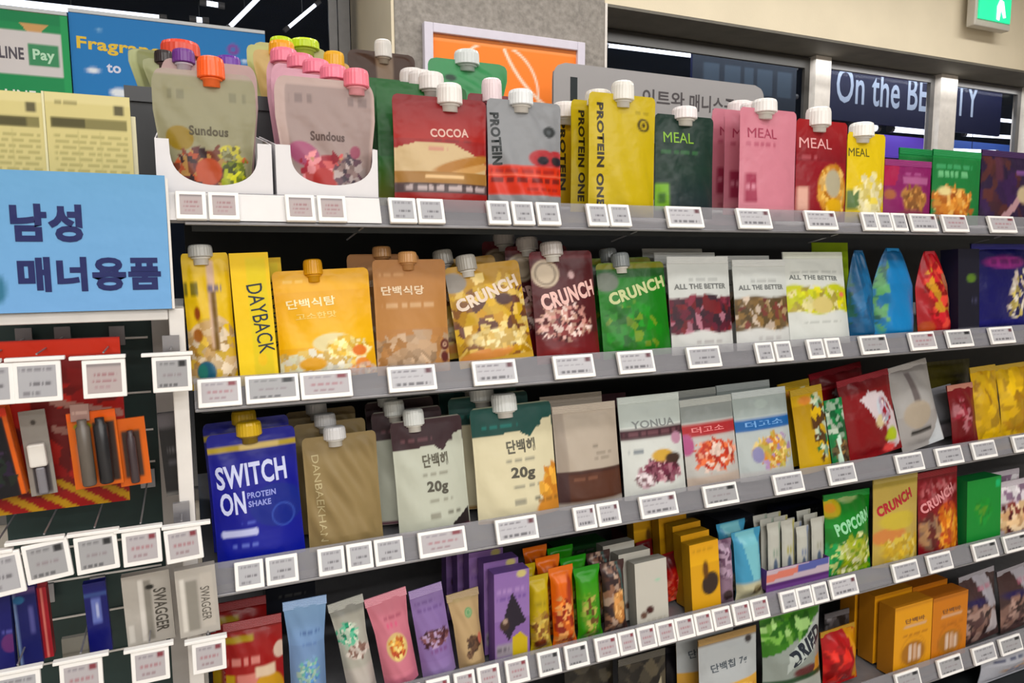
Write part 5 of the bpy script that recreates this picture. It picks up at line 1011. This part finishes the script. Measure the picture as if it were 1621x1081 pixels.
pack(4, 1312, 1368, 1000, 'pillow', 'snack_bag', 'snack bag', 'crumpled red and gold snack bag beside the orange cartons', 'red and gold bag', [('f', '#b01820'), ('s', 0.35, 0.4, 0.4, 0.4, ['#c01c24', '#d8342c', '#980f18'], 18), ('p', [(0.6, 1), (1, 0.9), (1, 0), (0.8, 0.1), (0.72, 0.6)], '#c88a24')], T=0.07, lean=5, roll=1.8, y=0.024, back='#8a6a1c', seal='#a8801c', wr=0.005)
OB = lambda c1, c2: [('f', c1), ('b', 0.95, 1, c2), ('T', '단백바', 0.54, 0.76, 0.52, 0.07, '#7a5230', 0, 0.02), ('r', 0.25, 0.66, 0.85, 0.70, '#c8a488'), ('l', 0.24, 0.55, 0.9, 0.02, '#9a5a18'), ('e', 0.52, 0.27, 0.32, 0.18, '#a8702c'), ('r', 0.40, 0.16, 0.48, 0.40, '#d0bcae'), ('r', 0.52, 0.16, 0.60, 0.40, '#c8a890'), ('r', 0.64, 0.16, 0.72, 0.36, '#d0bcae'), ('o', 0.52, 0.27, 0.34, 0.02, c2)]
pack(4, 1411, 1470, 954, 'box', 'snack_carton', 'carton', 'yellow-orange protein bar carton, left of the two, front of its row', 'yellow-orange carton', OB('#d8980c', '#c0820c'), T=0.05, lean=1, y=0.026, back='#a86c0c', rows=2, dx=-0.006, dy=0.056)
pack(4, 1471, 1526, 940, 'box', 'snack_carton', 'carton', 'orange protein bar carton, right of the two, front of its row', 'orange carton', OB('#c87a14', '#a8640f'), T=0.05, lean=1, y=0.026, back='#9a560c', rows=2, dx=-0.006, dy=0.056)
BRW = [('f', '#4a3434'), ('p', [(0.3, 1), (0.7, 1), (0.95, 0.45), (0.6, 0.5)], '#a09ca4'), ('l', 0.35, 0.78, 0.75, 0.05, '#b86a80'), ('e', 0.3, 0.6, 0.25, 0.06, '#2c2058'), ('s', 0.4, 0.3, 0.45, 0.26, ['#5c4040', '#3c2828', '#8a6a60', '#a88a80'], 24), ('p', [(0.6, 0.08), (0.7, 0.45), (1, 0.35), (0.95, 0.08)], '#b8b0b4')]
pack(4, 1528, 1586, 908, 'pillow', 'snack_bag', 'snack bag', 'dark brown chocolate snack bag with a silver swoosh right of the orange cartons', 'brown silver-swoosh bag', BRW, T=0.05, lean=6, roll=3.15, y=0.024, back='#34211f', seal='#8a868c', wr=0.003)
pack(4, 1588, 1650, 898, 'pillow', 'snack_bag', 'snack bag', 'brown chocolate snack bag cut by the right picture edge', 'brown edge bag', BRW, T=0.05, lean=6, roll=3.15, y=0.024, back='#34211f', seal='#8a868c', wr=0.003)
DK = [('f', '#2e2a24'), ('s', 0.5, 0.5, 0.6, 0.5, ['#3a342a', '#24201c', '#4a4438', '#5c5444'], 30)]
pack(4, 985, 1062, 1040, 'gusset', 'snack_bag', 'snack bag', 'dark brown and cream snack bag low on the lowest shelf', 'dark brown cream bag', DK + [('p', [(0.2, 0.2), (0.9, 0.75), (0.9, 0), (0.2, 0)], '#a8a088')], T=0.05, lean=4, y=0.03, back='#2a2620', seal='#4a4438')
pack(4, 1060, 1112, 1024, 'gusset', 'snack_bag', 'snack bag', 'dark grey snack bag left of the white and amber chip bag', 'dark grey bag', [('f', '#34323a'), ('e', 0.7, 0.4, 0.3, 0.2, '#6a4424')], T=0.05, lean=4, y=0.09, back='#26242a', seal='#3a383e')
pack(4, 900, 982, 1046, 'gusset', 'snack_bag', 'snack bag', 'charcoal snack bag cut by the bottom picture edge', 'charcoal bag', DK, T=0.05, lean=4, y=0.05, back='#24201c', seal='#3a362e')
pack(4, 1310, 1350, 970, 'gusset', 'snack_bag', 'snack bag', 'black and white patterned snack bag between green bag and orange cartons', 'patterned bag', [('f', '#3a3638'), ('s', 0.5, 0.5, 0.6, 0.6, ['#3a3638', '#8a8688', '#5c5658', '#24201f'], 26)], T=0.04, lean=4, y=0.10, back='#242022', seal='#5c585a')

labels(4, 'yellow-orange carton', [(1420, 1457)], 'dark')
labels(4, 'orange carton', [(1487, 1523)], 'dark')
labels(4, 'brown silver-swoosh bag', [(1542, 1576)], 'plain')
labels(4, 'brown edge bag', [(1585, 1617)], 'dark')
labels(4, 'red and gold bag', [(1310, 1346)], 'plain')

# base level: a white pack lying just below the lowest rail, at the right
a, b = at(1548, 1062, 0.06), at(1660, 1062, 0.06)
w_ = b.x - a.x
me = sheet_mesh('pouch', bag_surface(w_, 0.11, 0.05, 'pillow', 77, 0.002), 36, 36, [('f', '#b4b6c0'), ('l', 0.1, 0.62, 0.5, 0.08, '#4a5070'), ('e', 0.7, 0.5, 0.2, 0.12, '#c89a7c'), ('s', 0.6, 0.3, 0.3, 0.12, ['#c8a890', '#b8b0b8', '#8a90a8'], 16)], 0.6, 77, '#9a9ca4', FOIL)
o = obj('snack_bag', me); o.location = ((a.x + b.x) / 2, 0.06, 0.132)
tag(o, 'white snack bag standing on the base deck at bottom right', 'snack bag')

# ================================================================== PEGBOARD BAY ON THE LEFT
bx0 = at(-70, 600, 0.0).x; bx1 = 0.0
px_r = bx1 - 0.002
t = empty('pegboard_bay', (bx0, 0.3, 0), 'white framed dark pegboard bay left of the food shelves', 'shelving')
zs0 = at(150, 492, 0).z      # underside of the sign
obj('board', MB().box((0, -0.08, 0.05), (px_r - bx0 - 0.035, -0.06, zs0 + 0.02)).mesh('board', PEGTEAL), t)
pm = MB(); pm.box((px_r - bx0 - 0.0235, -0.300, 0.0), (px_r - bx0 - 0.001, 0.02, zs0), 0.002)
obj('post', pm.mesh('post', WHITEMETAL), t)
obj('inner_post', MB().box((px_r - bx0 - 0.056, -0.10, 0.0), (px_r - bx0 - 0.025, -0.055, zs0)).mesh('inner_post', plain('grey_post', '#a9a5a2', 0.5)), t)
zb_ = at(150, 508, 0).z
obj('top_rail', MB().box((0, -0.302, zb_ - 0.002), (px_r - bx0 - 0.0240, -0.27, zs0), 0.002).mesh('top_rail', WHITEMETAL), t)
for zz in (1.30, 1.20, 1.13, 1.07, 0.93, 0.87, 0.80, 0.72):
    obj('wire', MB().tube((0.0, -0.0832, zz - 0.02), (px_r - bx0 - 0.064, -0.0832, zz - 0.02), 0.002, 6).mesh('wire', WHITEMETAL), t)
# blue category sign with Korean lettering
a, b = at(-60, 482, -0.012), at(272, 482, -0.012); a.x = bx0; zt_ = at(271, 279, -0.012).z
w_, h_ = b.x - a.x, zt_ - zs0
t = empty('category_sign', (bx0 + w_ / 2, -0.012, zs0 + 0.0008), 'light blue category sign with dark blue Korean lettering above the pegboard', 'sign')
cx = lambda px: (at(px, 400, -0.012).x - bx0) / w_
asp = h_ / w_
so = obj('panel', flat_art('panel', w_, h_, [('f', '#74a8d8'), ('g', 0, 1, '#78aadd', '#70a6d2'), ('T', '남성', cx(78), 0.635, cx(134) - cx(20), 0.27, '#16205a', 0, 0.045), ('T', '매너용품', cx(143), 0.27, cx(257) - cx(30), 0.25, '#16205a', 0, 0.045), ('e', cx(-8), 0.17, 0.035, 0.10, '#3a7a9a')], MATTE, 0.008, '#7fb0dc', nu=60), t)
obj('right_edge_strip', MB().box((w_ / 2 + 0.0005, 0.0, 0.0), (w_ / 2 + 0.004, 0.012, h_ * 0.98)).mesh('right_edge_strip', WHITEMETAL), t)
# two price-table sheets in a clear stand above the sign
def leaflet(px0, px1, ptop, label, y, dark):
    a, b = at(px0, 275, y), at(px1, 275, y); zt = at((px0 + px1) / 2, ptop, y).z
    w, h = b.x - a.x, zt - (zs0 + h_) + 0.02
    z0 = zt - h
    ops = [('f', '#cfc48c'), ('b', 0.90, 1, '#d6cc98'), ('r', 0.05, 0.64, 0.95, 0.75, '#8a8356'), ('r', 0.06, 0.65, dark, 0.74, '#5c5736'), ('r', 0.80, 0.80, 0.92, 0.90, '#6a6448'), ('l', 0.08, 0.90, 0.4, 0.04, '#9a9264')]
    for i in range(9): ops.append(('l', 0.08, 0.56 - i * 0.06, 0.95, 0.03, '#aaa26c'))
    for x in (0.35, 0.62): ops.append(('r', x, 0.0, x + 0.012, 0.62, '#bdb47c'))
    t = empty('price_table', ((a.x + b.x) / 2, y, z0), label, 'leaflet')
    obj('sheet', flat_art('sheet', w, h, ops, CARD, 0.002, '#d8d0a0', nu=50), t)
    obj('sleeve_edge', MB().box((-w / 2 - 0.0035, -0.001, 0), (-w / 2 - 0.0005, 0.004, h)).mesh('sleeve_edge', plastic('#d8d2a8')), t)
leaflet(-62, 75, 143, 'cream price table sheet with a dark header, left of the two above the blue sign', 0.045, 0.8)
leaflet(79, 212, 150, 'cream price table sheet with a dark header, right of the two above the blue sign', 0.045, 0.45)
# holder carrying the sheets: a white shelf strip behind the sign
t = empty('leaflet_holder', (bx0, 0.03, zs0 + h_ - 0.045), 'white strip holding the cream price sheets behind the blue sign', 'holder')
obj('ledge', MB().box((0, 0.0, 0), (px_r - bx0 - 0.052, 0.06, 0.022)).mesh('ledge', WHITEMETAL), t)
obj('back_plate', MB().box((0, 0.0205, 0.0225), (px_r - bx0 - 0.055, 0.030, 0.14)).mesh('back_plate', plastic('#cfc9a8')), t)
obj('bracket', MB().box((0.1, 0.02, -(h_ - 0.045) + 0.0), (0.13, 0.05, -0.0005)).mesh('bracket', WHITEMETAL), t)

# hooks with hanging labels
PY_ = 0.206
HOOKS = []
def hook(px, py, row, pos, bar, style, rot=0.0, yh=-0.045, size=0.056, PY_=PY_):
    """One peg hook from the board to the label on its tip; px,py = middle of the label's top edge."""
    p = at(px, py, yh)
    t = empty('peg_hook', (p.x, yh, p.z), f'white peg hook with a label bar, {pos} on the {row} row', 'hook', f'peg hooks, {row} row')
    hm = MB(); hm.tube((0, 0.003, 0.010), (0, PY_ - yh - 0.004, 0.010), 0.0014, 8); hm.box((-0.012, PY_ - yh - 0.003, -0.006), (0.012, PY_ - yh + 0.004, 0.028))
    obj('rod', hm.mesh('rod', GREYMETAL), t)
    bwid = (at(bar[1], py, yh).x - at(bar[0], py, yh).x) / 2; off = at((bar[0] + bar[1]) / 2, py, yh).x - p.x
    obj('label_bar', MB().box((off - bwid, -0.006, 0.0012), (off + bwid, 0.006, 0.0065), 0.001).mesh('label_bar', WHITE), t)
    mw = Matrix.Translation((p.x, yh - 0.004, p.z - size + 0.0006)) @ Matrix.Translation((0, 0, size)) @ Matrix.Rotation(math.radians(rot), 4, 'Y') @ Matrix.Rotation(-math.radians(4), 4, 'X') @ Matrix.Translation((0, 0, -size))
    price_label(mw, size, size, style, f'square white label on a peg hook, {pos} of the {row} row', f'peg labels, {row} row')
    return p
hook(58, 572, 'upper', 'second from the left', (8, 104), 'plain', size=0.058)
hook(164, 569, 'upper', 'third from the left', (110, 200), 'pinkish', size=0.056)
hook(271, 564, 'upper', 'rightmost', (224, 306), 'dark', size=0.054, PY_=-0.005)
hook(-18, 576, 'upper', 'leftmost', (-60, 3), 'plain', size=0.058)
hook(70, 857, 'middle', 'second from the left', (8, 104), 'dark', rot=-6, size=0.058)
hook(150, 846, 'middle', 'third from the left', (106, 190), 'dark', rot=-3, size=0.056)
hook(223, 839, 'middle', 'second from the right', (180, 258), 'red', rot=-1, size=0.053)
hook(288, 835, 'middle', 'rightmost', (256, 334), 'red', rot=-3, size=0.053, PY_=-0.005)
hook(-10, 878, 'middle', 'leftmost', (-40, 22), 'plain', rot=-6, size=0.062)
hook(128, 1045, 'lower', 'second from the left', (84, 174), 'red', size=0.056)
hook(237, 1027, 'lower', 'second from the right', (196, 276), 'red', size=0.052)
hook(330, 1014, 'lower', 'rightmost', (292, 360), 'red', size=0.050, PY_=-0.005)
hook(28, 1064, 'lower', 'leftmost', (-10, 70), 'plain', size=0.056)

# hanging packs
def hang(px0, px1, py0, py1, y, thick, ops, name, cat, label, edge, mat=FOIL, rot=0, extra=None, round_=False, group=None):
    a, b = at(px0, py1, y), at(px1, py1, y); zt = at((px0 + px1) / 2, py0, y).z
    w, h = b.x - a.x, zt - a.z
    t = empty(name, ((a.x + b.x) / 2, y, a.z), label, cat, group)
    t.rotation_euler = (0, math.radians(rot), 0)
    obj('backing_card', flat_art('backing_card', w, h, ops, mat, thick, edge, nu=int(max(16, min(70, (px1 - px0) / 2.3)))), t)
    if extra: extra(t, w, h)
    return t
def hang_tab(t, w, h, y1):
    # paper loop reaching up to the hook rod
    obj('hang_tab', MB().box((-0.006, 0.0005, h - 0.004), (0.006, 0.0025, h + y1)).mesh('hang_tab', plastic('#cfcac4')), t)
RED = [('f', '#a81a10'), ('b', 0.90, 1, '#dc3a18'), ('T', 'USEN', 0.12, 0.95, 0.22, 0.04, '#8a140c', 0, 0.03), ('b', 0.74, 0.9, '#7a1410'), ('s', 0.5, 0.45, 0.6, 0.35, ['#a81a10', '#7a120c', '#c0281a', '#8a1810'], 24)]
for i in range(7):
    x = -0.1 + i * 0.2
    RED.append(('p', [(x, 0.18), (x + 0.07, 0.18), (x + 0.42, -0.02), (x + 0.33, -0.02)], '#c0941c'))
RED += [('p', [(0.55, 0.62), (0.55, 0.66), (1, 0.56), (1, 0.52)], '#a87a70'), ('p', [(0.55, 0.46), (0.55, 0.50), (1, 0.40), (1, 0.36)], '#a87a70')]
hang(-60, 208, 538, 824, 0.036, 0.012, RED, 'display_card', 'display card', 'large red display card with yellow diagonal stripes behind the upper hooks', '#7a120c', MATTE)
hang(-40, 44, 648, 795, -0.005, 0.03, [('f', '#10101c'), ('r', 0.90, 0, 1, 1, '#d86420'), ('b', 0.90, 1, '#d83a18'), ('s', 0.5, 0.3, 0.4, 0.2, ['#10101c', '#2c1c3c', '#1c2c24'], 14), ('l', 0.2, 0.5, 0.8, 0.03, '#4a3458')], 'blister_pack', 'pack', 'black pack with an orange border at the far left of the upper row', '#c85a1c', FOIL, rot=-8)
def razor(t, w, h):
    m = MB(); m.box((-w * 0.34, -0.012, h * 0.35), (w * 0.34, -0.0008, h * 0.62), 0.003); obj('razor_head', m.mesh('razor_head', plastic('#dcd8d2')), t)
    m = MB(); m.box((-w * 0.16, -0.010, h * 0.02), (w * 0.20, -0.0008, h * 0.345), 0.003); obj('handle', m.mesh('handle', plastic('#77757c')), t)
hang(50, 92, 648, 785, 0.01, 0.004, [('f', '#97928c'), ('b', 0.66, 1, '#8f8a84'), ('e', 0.5, 0.86, 0.1, 0.03, '#4a4440'), ('r', 0.2, 0.02, 0.85, 0.36, '#4a4448')], 'blister_pack', 'pack', 'slim grey blister pack holding a white razor below the second upper label', '#a8a49e', FOIL, rot=-4, extra=razor)
def tubes(n, col, hl):
    def f(t, w, h):
        for i in range(n):
            x = (i - (n - 1) / 2) * w * 0.36
            m = MB().lathe([(w * 0.13, 0), (w * 0.15, 0.002), (w * 0.15, hl * h), (w * 0.10, hl * h + 0.004), (w * 0.10, hl * h + 0.012)], 16)
            o = obj('tube', m.mesh('tube', plastic(col[i % len(col)], 0.3), True), t); o.location = (x, -w * 0.15 - 0.001, h * 0.06)
    return f
OR = [('f', '#d86a1c'), ('b', 0.9, 1, '#e8641a'), ('e', 0.3, 0.82, 0.18, 0.05, '#7a9030'), ('r', 0.5, 0.05, 0.95, 0.85, '#3c2c28'), ('r', 0.12, 0.08, 0.4, 0.6, '#c87a58')]
hang(120, 197, 650, 774, -0.014, 0.006, OR, 'blister_pack', 'pack', 'orange blister pack with two dark tubes, left of the two', '#c85a18', FOIL, rot=-3, extra=tubes(2, ['#5c544c', '#1c1c20'], 0.76))
hang(192, 241, 661, 770, -0.005, 0.006, [('f', '#d8681c'), ('r', 0.2, 0.12, 0.8, 0.82, '#4a342c')], 'blister_pack', 'pack', 'orange blister pack with one dark tube, right of the two', '#c85a18', FOIL, rot=-3, extra=tubes(1, ['#3c3034'], 0.66))
hang(264, 295, 652, 785, 0.02, 0.010, [('f', '#202024'), ('b', 0.82, 1, '#5c585c'), ('l', 0.3, 0.55, 0.8, 0.06, '#6a686c'), ('l', 0.3, 0.40, 0.8, 0.05, '#55535a'), ('b', 0, 0.03, '#8a8884')], 'blister_pack', 'pack', 'slim black pack hanging beside the white post', '#2a2a2e', FOIL, rot=-3)
hang(-30, 26, 940, 1070, 0.0, 0.02, [('f', '#14187a'), ('e', 0.9, 0.35, 0.25, 0.12, '#6a3078'), ('l', 0.7, 0.5, 1, 0.04, '#6a6ac0')], 'toothpaste_carton', 'carton', 'deep blue carton at the far left of the middle row', '#101460', MATTE)
hang(33, 70, 928, 1055, 0.01, 0.02, [('f', '#141c74'), ('r', 0.0, 0, 0.12, 1, '#7a90b8'), ('e', 0.25, 0.85, 0.25, 0.05, '#2c6a9a'), ('r', 0.62, 0.4, 0.82, 0.75, '#5a5aa0'), ('b', 0.93, 1, '#6a508a')], 'toothpaste_carton', 'carton', 'blue carton with a pale left edge, second in the middle row', '#10145c', MATTE, rot=-2)
hang(69, 86, 928, 1042, 0.02, 0.02, [('f', '#b02430'), ('r', 0.4, 0, 0.62, 1, '#d87a70')], 'toothpaste_carton', 'carton', 'narrow red carton beside the blue ones in the middle row', '#7a1820', MATTE, rot=-2)
hang(143, 179, 920, 1035, 0.0, 0.014, [('f', '#10167a'), ('b', 0.82, 0.84, '#5a7ab0'), ('r', 0.28, 0.42, 0.70, 0.78, '#6a78c0'), ('l', 0.4, 0.6, 0.62, 0.2, '#b8c0e0')], 'stick_pack', 'pack', 'single royal blue stick pack below the third middle label', '#0c1060', FOIL, rot=-2)
WS = lambda s: [('f', '#b0aba4'), ('r', 0.32, 0.04, 0.42, 0.92, '#d0ccc6'), ('r', 0.44, 0.05, 0.58, 0.9, '#8a867e'), ('T', s, 0.76, 0.45, 1.05, 0.16, '#4a4640', -90, 0.02), ('e', 0.56, 0.80, 0.09, 0.035, '#2a2824'), ('r', 0.05, 0.05, 0.16, 0.3, '#c8c4be')]
hang(203, 279, 906, 1024, -0.005, 0.016, WS('SWAGGER'), 'blister_pack', 'pack', 'white grey pack with dark vertical lettering, left of the two beside the post', '#9a958e', FOIL, rot=-2)
hang(286, 350, 897, 1010, -0.034, 0.016, WS('SWAGGER')[:1] + [('r', 0.10, 0.08, 0.20, 0.86, '#cfcbc4'), ('r', 0.24, 0.08, 0.52, 0.82, '#8e8a82'), ('r', 0.6, 0.1, 0.9, 0.9, '#b8b2aa'), ('T', 'SWAGGER', 0.70, 0.45, 0.95, 0.12, '#57534c', -90, 0.0)], 'blister_pack', 'pack', 'white grey pack with dark vertical lettering, right of the two beside the post', '#9a958e', FOIL, rot=-2)
hang(100, 142, 1008, 1050, 0.10, 0.01, [('f', '#8a8880'), ('b', 0.3, 0.4, '#76746c')], 'blister_pack', 'pack', 'plain grey card deep behind the blue stick pack', '#7a7872', MATTE)
hang(112, 142, 640, 668, -0.02, 0.004, [('f', '#a08078'), ('l', 0.1, 0.5, 0.9, 0.2, '#b89a90')], 'hang_tag', 'tag', 'small dusty pink hang tag above the orange packs', '#8a6a60', MATTE)
